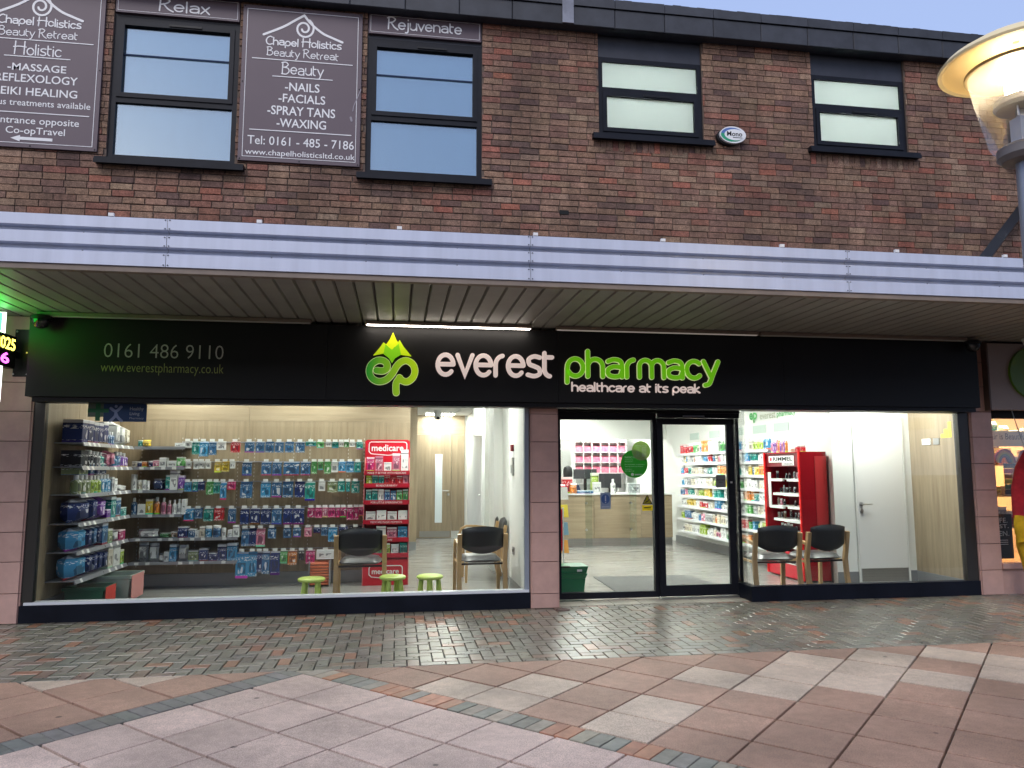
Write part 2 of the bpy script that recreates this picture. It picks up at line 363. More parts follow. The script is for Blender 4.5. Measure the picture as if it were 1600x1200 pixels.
# ------------------------------------------------------------------ lettering
TXT = {}
def text_mesh(s, bold=0.0):
    if (s, bold) in TXT: return TXT[(s, bold)]
    cu = bpy.data.curves.new('t', 'FONT'); cu.body = s; cu.size = 1.0; cu.offset = bold; cu.resolution_u = 3; cu.fill_mode = 'FRONT'
    ob = bpy.data.objects.new('t', cu); me = bpy.data.meshes.new_from_object(ob)
    vs_ = [tuple(v.co) for v in me.vertices]; fs_ = [tuple(p.vertices) for p in me.polygons]
    bpy.data.objects.remove(ob); bpy.data.curves.remove(cu); bpy.data.meshes.remove(me)
    TXT[(s, bold)] = (vs_, fs_); return TXT[(s, bold)]
def put_text(mb, s, x0, x1, z0, z1, Y, k=0, bold=0.0, ex=None, ez=None, o=None, keep=False):
    """lettering fitted to a rectangle of a plane: default the plane Y seen from -Y"""
    v, f = text_mesh(s, bold)
    ax = min(p[0] for p in v); bx = max(p[0] for p in v); ay = min(p[1] for p in v); by = max(p[1] for p in v)
    sx = (x1-x0)/(bx-ax); sz = (z1-z0)/(by-ay)
    if keep: sx = sz = min(sx, sz); x0 = (x0+x1)/2-(bx-ax)*sx/2
    pts = []
    for p in v:
        a = x0+(p[0]-ax)*sx; c = z0+(p[1]-ay)*sz
        pts.append((a, Y, c) if ex is None else tuple(Vector(o)+Vector(ex)*a+Vector(ez)*c))
    mb.add(pts, f, k)
def arc(cx, cy, rx, ry, a0, a1, n=14):
    return [(cx+rx*math.cos(R(a0+(a1-a0)*i/n)), cy+ry*math.sin(R(a0+(a1-a0)*i/n))) for i in range(n+1)]
def smooth(pts, n=6):
    out = []
    P = [pts[0]] + list(pts) + [pts[-1]]
    for i in range(1, len(P)-2):
        for j in range(n):
            t = j/n; a, b, c, d = P[i-1], P[i], P[i+1], P[i+2]
            out.append(tuple(0.5*((2*b[q])+(c[q]-a[q])*t+(2*a[q]-5*b[q]+4*c[q]-d[q])*t*t+(3*b[q]-a[q]-3*c[q]+d[q])*t**3) for q in (0, 1)))
    return out+[pts[-1]]
GL = {  # monoline letters, x-height 1: (advance, strokes)
 'e': (1.02, [[(0.06, 0.52), (0.84, 0.52)], arc(0.45, 0.5, 0.4, 0.46, 2, 318, 22)]),
 'v': (0.92, [[(0.04, 0.96), (0.42, 0.06), (0.8, 0.96)]]),
 'r': (0.66, [[(0.06, 0.04), (0.06, 0.5)]+arc(0.46, 0.52, 0.4, 0.44, 178, 96, 9)]),
 's': (0.84, [smooth([(0.7, 0.92), (0.4, 0.97), (0.12, 0.84), (0.16, 0.6), (0.42, 0.5), (0.66, 0.38), (0.68, 0.15), (0.4, 0.04), (0.06, 0.1)])]),
 't': (0.68, [[(0.1, 1.35), (0.1, 0.36)]+arc(0.42, 0.36, 0.32, 0.32, 185, 262, 8), [(0.1, 0.94), (0.5, 0.94)]]),
 'p': (1.05, [arc(0.47, 0.5, 0.4, 0.46, -150, 178, 24)+[(0.06, 0.4), (0.05, -0.36)]]),
 'h': (1.0, [[(0.06, 1.5), (0.06, 0.04)], arc(0.44, 0.56, 0.38, 0.4, 160, 0, 12)+[(0.82, 0.04)]]),
 'a': (1.0, [smooth([(0.1, 0.86), (0.4, 0.96), (0.72, 0.88), (0.82, 0.6), (0.82, 0.04)]), smooth([(0.8, 0.54), (0.4, 0.58), (0.1, 0.42), (0.12, 0.14), (0.4, 0.04), (0.7, 0.1), (0.8, 0.3)])]),
 'm': (1.5, [[(0.06, 0.04), (0.06, 0.56)]+arc(0.38, 0.62, 0.32, 0.34, 176, 2, 10)+[(0.7, 0.04)], arc(1.02, 0.62, 0.32, 0.34, 170, 2, 10)+[(1.34, 0.04)]]),
 'c': (0.92, [arc(0.45, 0.5, 0.4, 0.46, 46, 316, 20)]),
 'y': (0.92, [[(0.04, 0.96), (0.43, 0.1)], smooth([(0.82, 0.96), (0.5, 0.2), (0.32, -0.3), (0.1, -0.42)])]),
 'l': (0.32, [[(0.08, 1.5), (0.08, 0.04)]]), 'i': (0.3, [[(0.08, 0.96), (0.08, 0.04)], [(0.08, 1.32), (0.08, 1.36)]]),
 'k': (0.84, [[(0.06, 1.5), (0.06, 0.04)], [(0.62, 0.96), (0.1, 0.48), (0.7, 0.04)]]),
 'o': (1.0, [arc(0.45, 0.5, 0.4, 0.46, 0, 356, 24)]), 'n': (1.0, [[(0.06, 0.98), (0.06, 0.04)], arc(0.44, 0.56, 0.38, 0.4, 160, 0, 12)+[(0.82, 0.0)]]),
 'u': (1.0, [[(0.06, 0.96), (0.06, 0.4)]+arc(0.44, 0.42, 0.38, 0.4, 180, 350, 12), [(0.84, 0.98), (0.86, 0.02)]]),
 'x': (0.86, [[(0.06, 0.96), (0.74, 0.0)], [(0.72, 0.98), (0.02, 0.02)]]),
 'j': (0.4, [smooth([(0.2, 0.96), (0.2, -0.1), (0.1, -0.38), (-0.12, -0.4)]), [(0.2, 1.36), (0.2, 1.42)]]),
 'C': (1.2, [smooth([(1.02, 1.5), (0.7, 1.62), (0.3, 1.36), (0.06, 0.8), (0.2, 0.22), (0.6, 0.0), (1.05, 0.16)])]),
 'H': (1.5, [[(0.1, 1.72), (0.04, 0.0)], [(1.22, 1.75), (1.2, -0.02)], smooth([(-0.12, 0.95), (0.6, 1.05), (1.4, 1.0)])]),
 'B': (1.2, [[(0.14, 1.7), (0.08, 0.0)], smooth([(0.0, 1.62), (0.55, 1.72), (0.86, 1.4), (0.55, 1.06), (0.14, 0.98)]), smooth([(0.3, 0.98), (0.86, 0.86), (1.0, 0.4), (0.6, 0.02), (0.0, 0.06)])]),
 'R': (1.3, [[(0.14, 1.7), (0.08, 0.0)], smooth([(-0.05, 1.55), (0.5, 1.72), (0.92, 1.42), (0.6, 1.0), (0.14, 0.86)]), smooth([(0.4, 0.95), (0.8, 0.3), (1.25, -0.05)])]),
 ' ': (0.55, [])}
def ribbon(mb, path, hw, Y, depth, k=0, caps=True):
    """flat round-ended stroke in the X-Z plane, front at Y, going back by depth"""
    n = len(path); Lp = []; Rp = []
    for i, (x, z) in enumerate(path):
        ax, az = path[max(i-1, 0)]; bx, bz = path[min(i+1, n-1)]
        if 0 < i < n-1:
            d1 = Vector((x-ax, z-az)).normalized(); d2 = Vector((bx-x, bz-z)).normalized(); d = d1+d2
            if d.length < 1e-4: d = d1
            d.normalize(); sc = 1/max(0.45, d.dot(d1))
        else: d = Vector((bx-ax, bz-az)).normalized(); sc = 1
        Lp.append((x-d.y*hw*sc, z+d.x*hw*sc)); Rp.append((x+d.y*hw*sc, z-d.x*hw*sc))
    out = []
    def cap(c, d):
        a0 = math.atan2(-d.x, d.y) if False else math.atan2(d.y, d.x)
        return [(c[0]+hw*math.cos(a0+R(90)-R(180)*j/6), c[1]+hw*math.sin(a0+R(90)-R(180)*j/6)) for j in range(1, 6)]
    dS = Vector((path[0][0]-path[1][0], path[0][1]-path[1][1])).normalized(); dE = Vector((path[-1][0]-path[-2][0], path[-1][1]-path[-2][1])).normalized()
    v = []; f = []
    for a, b in zip(Lp, Rp): v += [(a[0], Y, a[1]), (b[0], Y, b[1]), (a[0], Y+depth, a[1]), (b[0], Y+depth, b[1])]
    for i in range(n-1):
        q = 4*i; f += [(q+1, q+5, q+4, q), (q, q+4, q+6, q+2), (q+5, q+1, q+3, q+7)]
    mb.add(v, f, k)
    if caps:
        for c, d, a, b in ((path[-1], dE, Lp[-1], Rp[-1]), (path[0], dS, Rp[0], Lp[0])):
            pts = [a]+cap(c, d)+[b]
            vv = [(p[0], Y, p[1]) for p in pts]+[(p[0], Y+depth, p[1]) for p in pts]; m_ = len(pts)
            mb.add(vv, [tuple(range(m_-1, -1, -1))]+[(i, i+1, m_+i+1, m_+i) for i in range(m_-1)], k)
def word_width(s, track=0.0): return sum(GL[c][0]+track for c in s)
def put_word(mb, s, x0, x1, zb, xh, Y, wt, depth=0.004, k=0, wob=0.0):
    """a word in monoline letters between x0 and x1 on the base line zb"""
    sx = (x1-x0)/word_width(s); x = x0
    for q, ch in enumerate(s):
        adv, st = GL[ch]
        dz = random.uniform(-wob, wob)*xh
        for i, p in enumerate(st): ribbon(mb, [(x+a*sx, zb+dz+b*xh) for a, b in p], wt, Y-0.0006*i, depth, k)
        x += adv*sx

# ================================================================== GROUND
g = MB().add([(-150, -150, -0.035), (150, -150, -0.035), (150, 150, -0.035), (-150, 150, -0.035)], [(0, 1, 2, 3)])
g.build('ground', JOINT, label='dark sand bed under all the paving', cat='ground', kind='structure')

def inview(p, pad=20):
    d = Vector(p)-CAM; z = d.dot(_f)
    if z < 0.1: return False
    x = 800+F_PX*d.dot(_r)/z; y = 600-F_PX*d.dot(_u)/z
    return -pad < x < 1600+pad and -pad < y < 1200+pad
def tint_list(pal):
    ws = [p[0] for p in pal]
    c = random.choices(pal, ws)[0][1]; k = random.uniform(0.88, 1.12)
    return tuple(v*k*random.uniform(0.96, 1.04) for v in c)
def run_mesh(name, boxes, parent, material, label, chamfer=False):
    """many like pieces that are too many to part: one mesh with the pieces' own colours"""
    mb = MB(); cols = []
    for (bx, c) in boxes:
        n0 = len(mb.f)
        if chamfer: mb.prism_z([(bx[0], bx[2]), (bx[1], bx[2]), (bx[1], bx[3]), (bx[0], bx[3])], bx[4], bx[5], 0.004)
        else: mb.box(*bx)
        cols += [c]*(len(mb.f)-n0)
    o = mb.build(name, material, parent, kind='stuff', label=label)
    ca = o.data.color_attributes.new('tint', 'FLOAT_COLOR', 'CORNER')
    buf = []
    for p, c in zip(o.data.polygons, cols): buf += list(c+(1.0,))*p.loop_total
    ca.data.foreach_set('color', buf)
    return o

# --- block paving in a basket of right-angled herringbone, between the shop front and Y=-2.2
PAVE = [(68, (0.182, 0.168, 0.130)), (12, (0.23, 0.205, 0.16)), (9, (0.30, 0.155, 0.095)), (11, (0.205, 0.145, 0.105))]
pav = MB().box(-9, 12, -2.2, 0.06, -0.03, -0.012).build('block_pavement', JOINT, label='strip of grey and red herringbone paving blocks in front of the shop', cat='pavement', kind='structure')
S = 0.1; pieces = []
for i in range(-95, 130):
    for j in range(-24, 2):
        k = (i-j) % 4
        x, y = i*S, j*S
        if k == 0: r_ = (x, x+2*S, y, y+S)
        elif k == 2: r_ = (x, x+S, y-S, y+S)
        else: continue
        r_ = (max(r_[0], -9), min(r_[1], 12), max(r_[2], -2.2), min(r_[3], 0.055))
        if r_[1]-r_[0] < 0.02 or r_[3]-r_[2] < 0.02: continue
        pieces.append(r_)
G_ = 0.0042; shared = {}
pieces.sort(key=lambda q: (not inview(((q[0]+q[1])/2, (q[2]+q[3])/2, 0)), math.hypot((q[0]+q[1])/2, (q[2]+q[3])/2+8.2)))
rest = []
for n_, q in enumerate(pieces):
    c = tint_list(PAVE); dz = random.uniform(-0.0015, 0.0015); w_, h_ = q[1]-q[0]-2*G_, q[3]-q[2]-2*G_
    if n_ < 300:
        key = (round(w_, 3), round(h_, 3))
        if key not in shared:
            shared[key] = MB().prism_z([(-w_/2, -h_/2), (w_/2, -h_/2), (w_/2, h_/2), (-w_/2, h_/2)], -0.03, 0, 0.004).mesh('paving_block', PAVO)
        inst('paving_block', shared[key], ((q[0]+q[1])/2, (q[2]+q[3])/2, dz), pav, color=c)
    else: rest.append(((q[0]+G_, q[1]-G_, q[2]+G_, q[3]-G_, -0.03, dz), c))
run_mesh('paving_block_run', rest, pav, PAVA, 'farther herringbone blocks', True)

# --- diagonal slabs with a soldier course of blocks
slabs = MB().box(-9, 12, -8.9, -2.205, -0.034, -0.029).build('slab_pavement', JOINT, label='diagonal square concrete slabs laid across the precinct', cat='pavement', kind='structure')
O = Vector((-0.66, -2.29)); s_ = 0.445; q2 = math.sqrt(0.5)
ua, ub = Vector((q2, -q2)), Vector((-q2, -q2))
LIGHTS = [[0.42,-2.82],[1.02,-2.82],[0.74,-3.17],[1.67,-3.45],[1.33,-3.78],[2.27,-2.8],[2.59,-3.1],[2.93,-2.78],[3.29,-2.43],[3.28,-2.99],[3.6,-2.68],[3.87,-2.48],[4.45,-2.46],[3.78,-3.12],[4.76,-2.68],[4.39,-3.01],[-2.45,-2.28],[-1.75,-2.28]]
def tab(a, b): p = O+ua*a+ub*b; return (p.x, p.y)
def slab(a0, a1, b0, b1, tone):
    gp = 0.0055
    ga, gb = gp*1.2, gp*2.0
    poly = [tab(a0+ga, b0+gb), tab(a0+ga, b1-gb), tab(a1-ga, b1-gb), tab(a1-ga, b0+gb)]
    cx = sum(p[0] for p in poly)/4; cy = sum(p[1] for p in poly)/4
    if not (-4.2 < cx < 6.6 and -6.6 < cy): return
    cl = clip(poly, 0, 1, -2.204)
    if len(cl) < 3 or area(cl) < 0.004: return
    if area(cl) < 0: cl = cl[::-1]
    sg = sum(cl[i][0]*cl[(i+1) % len(cl)][1]-cl[(i+1) % len(cl)][0]*cl[i][1] for i in range(len(cl)))
    if sg < 0: cl = cl[::-1]
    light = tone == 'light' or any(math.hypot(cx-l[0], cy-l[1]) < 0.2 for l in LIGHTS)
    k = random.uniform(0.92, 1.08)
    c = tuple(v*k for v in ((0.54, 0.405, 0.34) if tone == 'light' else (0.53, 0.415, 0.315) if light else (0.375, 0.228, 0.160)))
    dz = random.uniform(-0.002, 0.002)
    mx, my = sum(p[0] for p in cl)/len(cl), sum(p[1] for p in cl)/len(cl)
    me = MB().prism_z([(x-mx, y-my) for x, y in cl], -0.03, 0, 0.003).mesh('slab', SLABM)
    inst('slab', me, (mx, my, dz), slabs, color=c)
for i in range(0, 11):
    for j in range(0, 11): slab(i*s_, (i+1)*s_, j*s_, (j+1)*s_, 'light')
bw = 0.2
for i in range(-2, 20):                                   # beyond the right-hand border
    for j in range(0, 16):
        b1 = -0.577-(j-1)*s_ if j else -bw
        b0 = -0.577-j*s_
        slab((i)*s_+0.02, (i+1)*s_+0.02, b0, b1, 'brown')
for i in range(0, 11):                                    # beyond the left-hand border
    for j in range(-1, 15):
        a1 = -0.21 if i == 0 else -0.21-i*s_
        slab(a1-s_, a1, j*s_, (j+1)*s_, 'brown')
BORD = [(4, (0.19, 0.18, 0.15)), (3, (0.37, 0.17, 0.10)), (2, (0.27, 0.235, 0.18))]
def border(a0, a1, b0, b1, c):
    gp = 0.0035; cl = clip([tab(a0+gp, b0+gp), tab(a0+gp, b1-gp), tab(a1-gp, b1-gp), tab(a1-gp, b0+gp)], 0, 1, -2.204)
    if len(cl) < 3 or area(cl) < 0.0015: return
    if sum(cl[i][0]*cl[(i+1) % len(cl)][1]-cl[(i+1) % len(cl)][0]*cl[i][1] for i in range(len(cl))) < 0: cl = cl[::-1]
    mx, my = sum(p[0] for p in cl)/len(cl), sum(p[1] for p in cl)/len(cl)
    inst('border_block', MB().prism_z([(x-mx, y-my) for x, y in cl], -0.03, 0, 0.003).mesh('border_block', PAVB), (mx, my, random.uniform(-.001, .002)), slabs, color=c)
PAVB = mat('border_face', (1, 1, 1), 0.55, objcol=True, var=0.22, vscale=12, bump=0.2, bscale=90)
for i in range(-2, 46): border(i*0.1, (i+1)*0.1, -bw, 0, tint_list(BORD))                      # right arm, runs past the corner
for i in range(0, 44): border(-bw-0.01, 0, i*0.1, (i+1)*0.1, tint_list([(8, (0.15, 0.145, 0.13)), (1, (0.29, 0.14, 0.09))]))   # left arm
# pale threshold slabs in the door recess
thr = thing('threshold_paving', (2.9, 0.1, 0), 'pale stone setts laid in the door recess', 'paving', kind='structure')
for i in range(7):
    MB().prism_z([(1.78+i*0.318, 0.062), (2.092+i*0.318, 0.062), (2.092+i*0.318, 0.33), (1.78+i*0.318, 0.33)], -0.03, 0.004, 0.004).build('sett', mat('pale_sett', (0.36, 0.33, 0.26), 0.6, var=0.2, vscale=6, objvar=0.08), thr)
dc = thing('drain_cover', (1.62, -0.1, 0), 'small round metal drain cover at the foot of the middle pier', 'drain cover')
MB().lathe([(0.075, 0), (0.075, 0.006), (0.06, 0.007)], (1.78, -0.14, 0.001), 20).build('rim', mat('rusty_iron', (0.09, 0.05, 0.045), 0.7, var=0.3, vscale=20), dc)
MB().lathe([(0.05, 0.006), (0.05, 0.009)], (1.78, -0.14, 0.001), 20).build('plate', mat('rusty_iron'), dc)

# ================================================================== BRICK BUILDING (upper floor)
bld = thing('brick_building', (1.5, 0, 0), 'two storey brown brick building above the shop canopy', 'building')
WIN = [(-3.115, -1.806, 4.785), (-0.407, 0.905, 4.778), (2.30, 3.60, 5.42), (5.04, 6.322, 5.436), (7.75, 9.05, 5.436)]
ROOFZ = 6.74
holes = [(a, b, z, ROOFZ+0.05) for a, b, z in WIN]
wl = MB()
for r_ in slotted(-7, 11, 3.05, ROOFZ+0.1, holes): wl.box(r_[0], r_[1], 0.012, 0.25, r_[2], r_[3])
wall = wl.build('wall', MORTAR, bld)
PALB = [(44, (0.236, 0.140, 0.094)), (25, (0.198, 0.113, 0.081)), (9, (0.137, 0.080, 0.064)), (11, (0.245, 0.108, 0.075)), (3, (0.32, 0.12, 0.078)), (8, (0.275, 0.178, 0.12))]
sold = [(2.24, 3.70, 5.262, 5.372), (4.98, 6.45, 5.262, 5.372)]
bricks = []
BL, BH = 0.226, 0.075
n_c = int((ROOFZ+0.06-3.25)/BH)
for c in range(n_c):
    z = 3.25+c*BH; x = -7 - (BL/2 if c % 2 else 0) + random.uniform(-0.02, 0.02)
    while x < 11:
        L = BL if random.random() > 0.05 else BL/2
        segs = [(x+0.005, x+L-0.005)]
        for h in holes+sold:
            if h[2]-0.02 < z+BH/2 < h[3]:
                ns = []
                for a, b in segs:
                    if b <= h[0] or a >= h[1]: ns.append((a, b)); continue
                    if a < h[0]-0.02: ns.append((a, h[0]-0.004))
                    if b > h[1]+0.02: ns.append((h[1]+0.004, b))
                segs = ns
        for a, b in segs: bricks.append((a, b, z+0.005, z+BH-0.005))
        x += L
for h in sold:
    k_ = 20
    for i in range(k_):
        w_ = (h[1]-h[0])/k_; bricks.append((h[0]+i*w_+0.004, h[0]+(i+1)*w_-0.004, h[2]-0.03, h[3]+0.01))
boards = [(-4.5, -3.197, 4.84, 6.66), (-1.77, -0.467, 4.84, 6.66)]
def brick_seen(b):
    x, z = (b[0]+b[1])/2, (b[2]+b[3])/2
    t = (0.0+8.2)/(8.2-2.1); zc = 1.5+(3.482-1.5)*t
    return inview((x, 0, z), 0) and z > zc+0.02 and not any(q[0] < x < q[1] and q[2] < z < q[3] for q in boards)
bricks.sort(key=lambda b: (not brick_seen(b), (Vector(((b[0]+b[1])/2, 0, (b[2]+b[3])/2))-CAM).length))
bsh = {}; rest = []
for n_, b in enumerate(bricks):
    c = tint_list(PALB); dy = random.uniform(-0.003, 0.003); w_, h_ = b[1]-b[0], b[3]-b[2]
    if n_ < 300:
        key = (round(w_, 2), round(h_, 2), n_ % 3)
        if key not in bsh: bsh[key] = MB().cbox(-w_/2, w_/2, 0, 0.05, -h_/2, h_/2, 0.004).mesh('brick', BRICKO)
        inst('brick', bsh[key], ((b[0]+b[1])/2, dy, (b[2]+b[3])/2), wall, color=c)
    else: rest.append(((b[0], b[1], dy, 0.05, b[2], b[3]), c))
run_mesh('brick_run', rest, wall, BRICKA, 'farther brick courses')

ROOM = mat('room_paint', (0.78, 0.79, 0.79), 0.8)
def window(x0, x1, z0, zt, split, top_open, blind, group=None):
    """frame with two lights, the wider-framed one opening, a sill and a dark panel over it"""
    fr = MB(); f = 0.055
    fr.box(x0, x0+f, 0.03, 0.12, z0, zt); fr.box(x1-f, x1, 0.03, 0.12, z0, zt)
    fr.box(x0+f, x1-f, 0.032, 0.118, z0, z0+f+0.01); fr.box(x0+f, x1-f, 0.032, 0.118, zt-f, zt); fr.box(x0+f, x1-f, 0.032, 0.118, split-0.03, split+0.03)
    o = fr.build('window', BLACK, bld)
    lo, hi = (split+0.03, zt-f) if top_open else (z0+f+0.01, split-0.03)
    sa = MB(); c = 0.05
    sa.box(x0+f, x0+f+c, 0.018, 0.1, lo, hi); sa.box(x1-f-c, x1-f, 0.018, 0.1, lo, hi)
    sa.box(x0+f+c, x1-f-c, 0.020, 0.1, lo, lo+c); sa.box(x0+f+c, x1-f-c, 0.020, 0.1, hi-c, hi)
    sa.build('opening_sash', BLACK, o)
    m_ = (x0+x1)/2+0.08
    MB().box(m_-0.17, m_+0.17, 0.008, 0.03, hi-0.035, hi-0.012).build('trickle_vent', BLACKP, o)
    gm = UGLASS if blind else MATS['frosted']
    MB().box(x0+f+c, x1-f-c, 0.06, 0.066, lo+c, hi-c).build('pane', gm, o)
    l2, h2 = (z0+f+0.01, split-0.03) if top_open else (split+0.03, zt-f)
    MB().box(x0+f, x1-f, 0.06, 0.066, l2, h2).build('pane', gm, o)
    sl = MB().box(x0-0.09, x1+0.11, -0.07, 0.03, z0-0.06, z0-0.002); sl.box(x0-0.09, x1+0.11, -0.085, -0.071, z0-0.075, z0-0.03)
    sl.build('sill', BLACK, o)
    MB().box(x0+0.003, x1-0.003, 0.035, 0.1, zt+0.001, ROOFZ+0.04).build('overpanel', mat('overpanel_dark', (0.03, 0.032, 0.042), 0.5, var=0.2), o)
    rm = MB()                                            # the room behind, closed all round
    rm.box(x0-0.3, x1+0.3, 1.5, 1.52, z0-0.7, zt+0.12); rm.box(x0-0.32, x0-0.3, 0.26, 1.5, z0-0.7, zt+0.12); rm.box(x1+0.3, x1+0.32, 0.26, 1.5, z0-0.7, zt+0.12)
    rm.box(x0-0.3, x1+0.3, 0.26, 1.5, zt+0.1, zt+0.12); rm.box(x0-0.3, x1+0.3, 0.26, 1.5, z0-0.72, z0-0.7)
    rm.build('room', ROOM, o)
    if blind:
        bl = MB().box(x0+0.04, x1-0.04, 0.125, 0.128, z0+0.03, zt-0.03)
        bl.build('blind', mat('white_blind', (0.55, 0.86, 0.985), 0.6, var=0.05, vscale=1.2, stretch=(3, 1, 0.6)), o)
        zz = (lo+hi)/2+0.06
        MB().box(x0+f+c+.001, x1-f-c-.001, 0.05, 0.0585, zz-0.009, zz+0.009).build('blind_rail', mat('blind_rail', (0.03, 0.045, 0.09), 0.8, spec=0.1), o)
    else:
        MB().box(x0+0.2, x1-0.35, 0.75, 0.95, zt-0.06, zt-0.02).build('tube_light', mat('room_light', (0.9, 0.9, 0.9), 0.5, emit=(0.90, 1.0, 0.97), es=115.0), o)
    return o
fm = bpy.data.materials.new('frosted'); fm.use_nodes = True; t = fm.node_tree; t.nodes.clear()
o_ = N(t, 'ShaderNodeOutputMaterial'); tl = N(t, 'ShaderNodeBsdfTranslucent'); tl.inputs[0].default_value = (0.92, 0.95, 0.92, 1)
gl = N(t, 'ShaderNodeBsdfGlossy'); gl.inputs['Roughness'].default_value = 0.12; mx = N(t, 'ShaderNodeMixShader'); fr_ = N(t, 'ShaderNodeFresnel'); fr_.inputs[0].default_value = 1.6
t.links.new(fr_.outputs[0], mx.inputs[0]); t.links.new(tl.outputs[0], mx.inputs[1]); t.links.new(gl.outputs[0], mx.inputs[2]); t.links.new(mx.outputs[0], o_.inputs[0]); MATS['frosted'] = fm
window(*WIN[0], 6.43, 5.47, True, True); window(*WIN[1], 6.415, 5.46, True, True)
window(*WIN[2], 6.418, 6.01, False, False); window(*WIN[3], 6.415, 6.01, False, False); window(*WIN[4], 6.415, 6.01, False, False)

hb = at(882, 332, 0.0); MB().box(hb.x-.06, hb.x+.05, -0.0062, 0.0, hb.z-.025, hb.z+.025).build('vent_hole', DARK, wall)  # dark plate on the face paints the shade inside a missing-brick hole
# roof edge: two tiers of felt-faced panels
rf = MB().box(-7, 11, -0.1, 4.0, ROOFZ-0.045, ROOFZ+0.27).build('roof', ROOFM, bld)
for i in range(-14, 14):
    x = 2.47+i*0.615
    MB().cbox(x+0.003, x+0.612, -0.15+random.uniform(0, 0.004), -0.1, 6.684, 6.915, 0.006).build('edge_panel', ROOFM, rf)
    t_ = MB(); z1 = 7.035
    for j in range(6):
        a, b = x+0.003+j*0.1015, x+0.003+(j+1)*0.1015
        t_.box(a, b, -0.165, -0.09, 6.922, z1+random.uniform(-0.005, 0.004))
    t_.build('upper_edge_panel', ROOFM, rf)
MB().box(1.83, 1.965, -0.172, -0.151, 6.69, 7.03).build('flashing_patch', LEAD, rf)

# ================================================================== SIGN BOARDS on the brickwork
def sp(cx, cy, Y=-0.03, ox=360.0): p = at(ox+cx/4, cy/4, Y); return (p.x, p.z)
def st(mb, s, xl, yt, yb, xr, Y=-0.0305, ox=360.0, bold=0.0):
    a = sp(xl, yb, Y, ox); b = sp(xl, yt, Y, ox); c = sp(xr, yb, Y, ox)
    put_text(mb, s, a[0], c[0], a[1], b[1], Y, bold=bold)
def sign_board(x0, x1, z0, z1, label, lines, dx, words):
    t_ = thing('notice_board', ((x0+x1)/2, -0.02, z0), label, 'sign', 'beauty salon boards on the upper wall')
    MB().cbox(x0, x1, -0.028, -0.004, z0, z1, 0.002).build('board', BOARD, t_)
    b = MB(); e = 0.045; w_ = 0.006
    b.box(x0+e, x1-e, -0.031, -0.0285, z1-e-w_, z1-e); b.box(x0+e, x1-e, -0.031, -0.0285, z0+e, z0+e+w_)
    b.box(x0+e, x0+e+w_, -0.031, -0.0285, z0+e+w_, z1-e-w_); b.box(x1-e-w_, x1-e, -0.031, -0.0285, z0+e+w_, z1-e-w_)
    b.build('border_line', LETTER, t_)
    lg = MB()
    roof = [sp(*p) for p in ((208, 215), (330, 168), (410, 125), (463, 97))]; roof2 = [sp(*p) for p in ((463, 97), (505, 150), (575, 208), (640, 240), (700, 266))]
    for q, pth in enumerate((roof, roof2)): ribbon(lg, [(x+dx, z) for x, z in smooth(pth)], 0.013, -0.0312-0.0006*q, 0.003)
    cx, cz = sp(462, 180); sw = [(cx+dx+0.105*(0.25+i/36)*math.cos(R(200+i*20)), cz+0.115*(0.25+i/36)*math.sin(R(200+i*20))) for i in range(30)]
    ribbon(lg, sw, 0.011, -0.0312, 0.003); lg.build('emblem', LETTER, t_)
    tx = MB()
    a, c = sp(222, 275), sp(697, 275); put_word(tx, 'Chapel Holistics', a[0]+dx, c[0]+dx, a[1], 0.058, -0.0312, 0.0066, 0.003, wob=0.06)
    a, c = sp(228, 345), sp(680, 345); put_word(tx, 'Beauty Retreat', a[0]+dx, c[0]+dx, a[1], 0.058, -0.0312, 0.0048, 0.003, wob=0.06)
    for (s, xl, yb, xr, xh, o4) in words:
        a, c = sp(xl, yb, -0.0305, o4), sp(xr, yb, -0.0305, o4); put_word(tx, s, a[0], c[0], a[1], xh, -0.0312, 0.0062, 0.003, wob=0.05)
    for q in lines:
        if q[0] == '_':
            a, c = sp(q[1], q[2], -0.031, q[4]), sp(q[3], q[2], -0.031, q[4]); tx.box(a[0], c[0], -0.032, -0.0285, a[1]-0.005, a[1]+0.005)
        else: st(tx, q[0], q[1], q[2], q[3], q[4], ox=q[5], bold=q[6])
    tx.build('lettering', LETTER, t_)
    for (x, z) in ((x0+.02, z1-.02), ((x0+x1)/2, z1-.02), (x1-.02, z1-.02), (x0+.02, z0+.02), ((x0+x1)/2, z0+.02), (x1-.02, z0+.02), (x0+.02, (z0+z1)/2), (x1-.02, (z0+z1)/2)):
        MB().box(x-0.006, x+0.006, -0.033, -0.0275, z-0.006, z+0.006).build('screw', BLACKP, t_)
    return t_
sb = sign_board(-1.77, -0.467, 4.845, 6.655, 'aubergine board listing nails, facials, spray tans and waxing', [
    ('_', 135, 360, 765, 360), ('_', 262, 474, 640, 360), ('-NAILS', 340, 512, 566, 557, 360, .012), ('-FACIALS', 300, 582, 636, 593, 360, .012),
    ('-SPRAY TANS', 230, 655, 712, 655, 360, .012), ('-WAXING', 288, 737, 792, 598, 360, .012), ('_', 118, 806, 757, 360),
    ('Tel: 0161 - 485 - 7186', 105, 842, 897, 772, 360, .004), ('www.chapelholisticsltd.co.uk', 90, 926, 972, 778, 360, 0.004)], 0.0, [('Beauty', 320, 460, 585, 0.082, 360)])
sc_ = MB(); pth = [sp(815, 560), sp(795, 610), sp(772, 660), sp(765, 695)]; ribbon(sc_, smooth(pth), 0.005, -0.0322, 0.003); pth = [sp(752, 735), sp(757, 755)]; ribbon(sc_, pth, 0.012, -0.0322, 0.003)
sc_.build('scratch', mat('pale_scratch', (0.3, 0.27, 0.3), 0.7), sb)
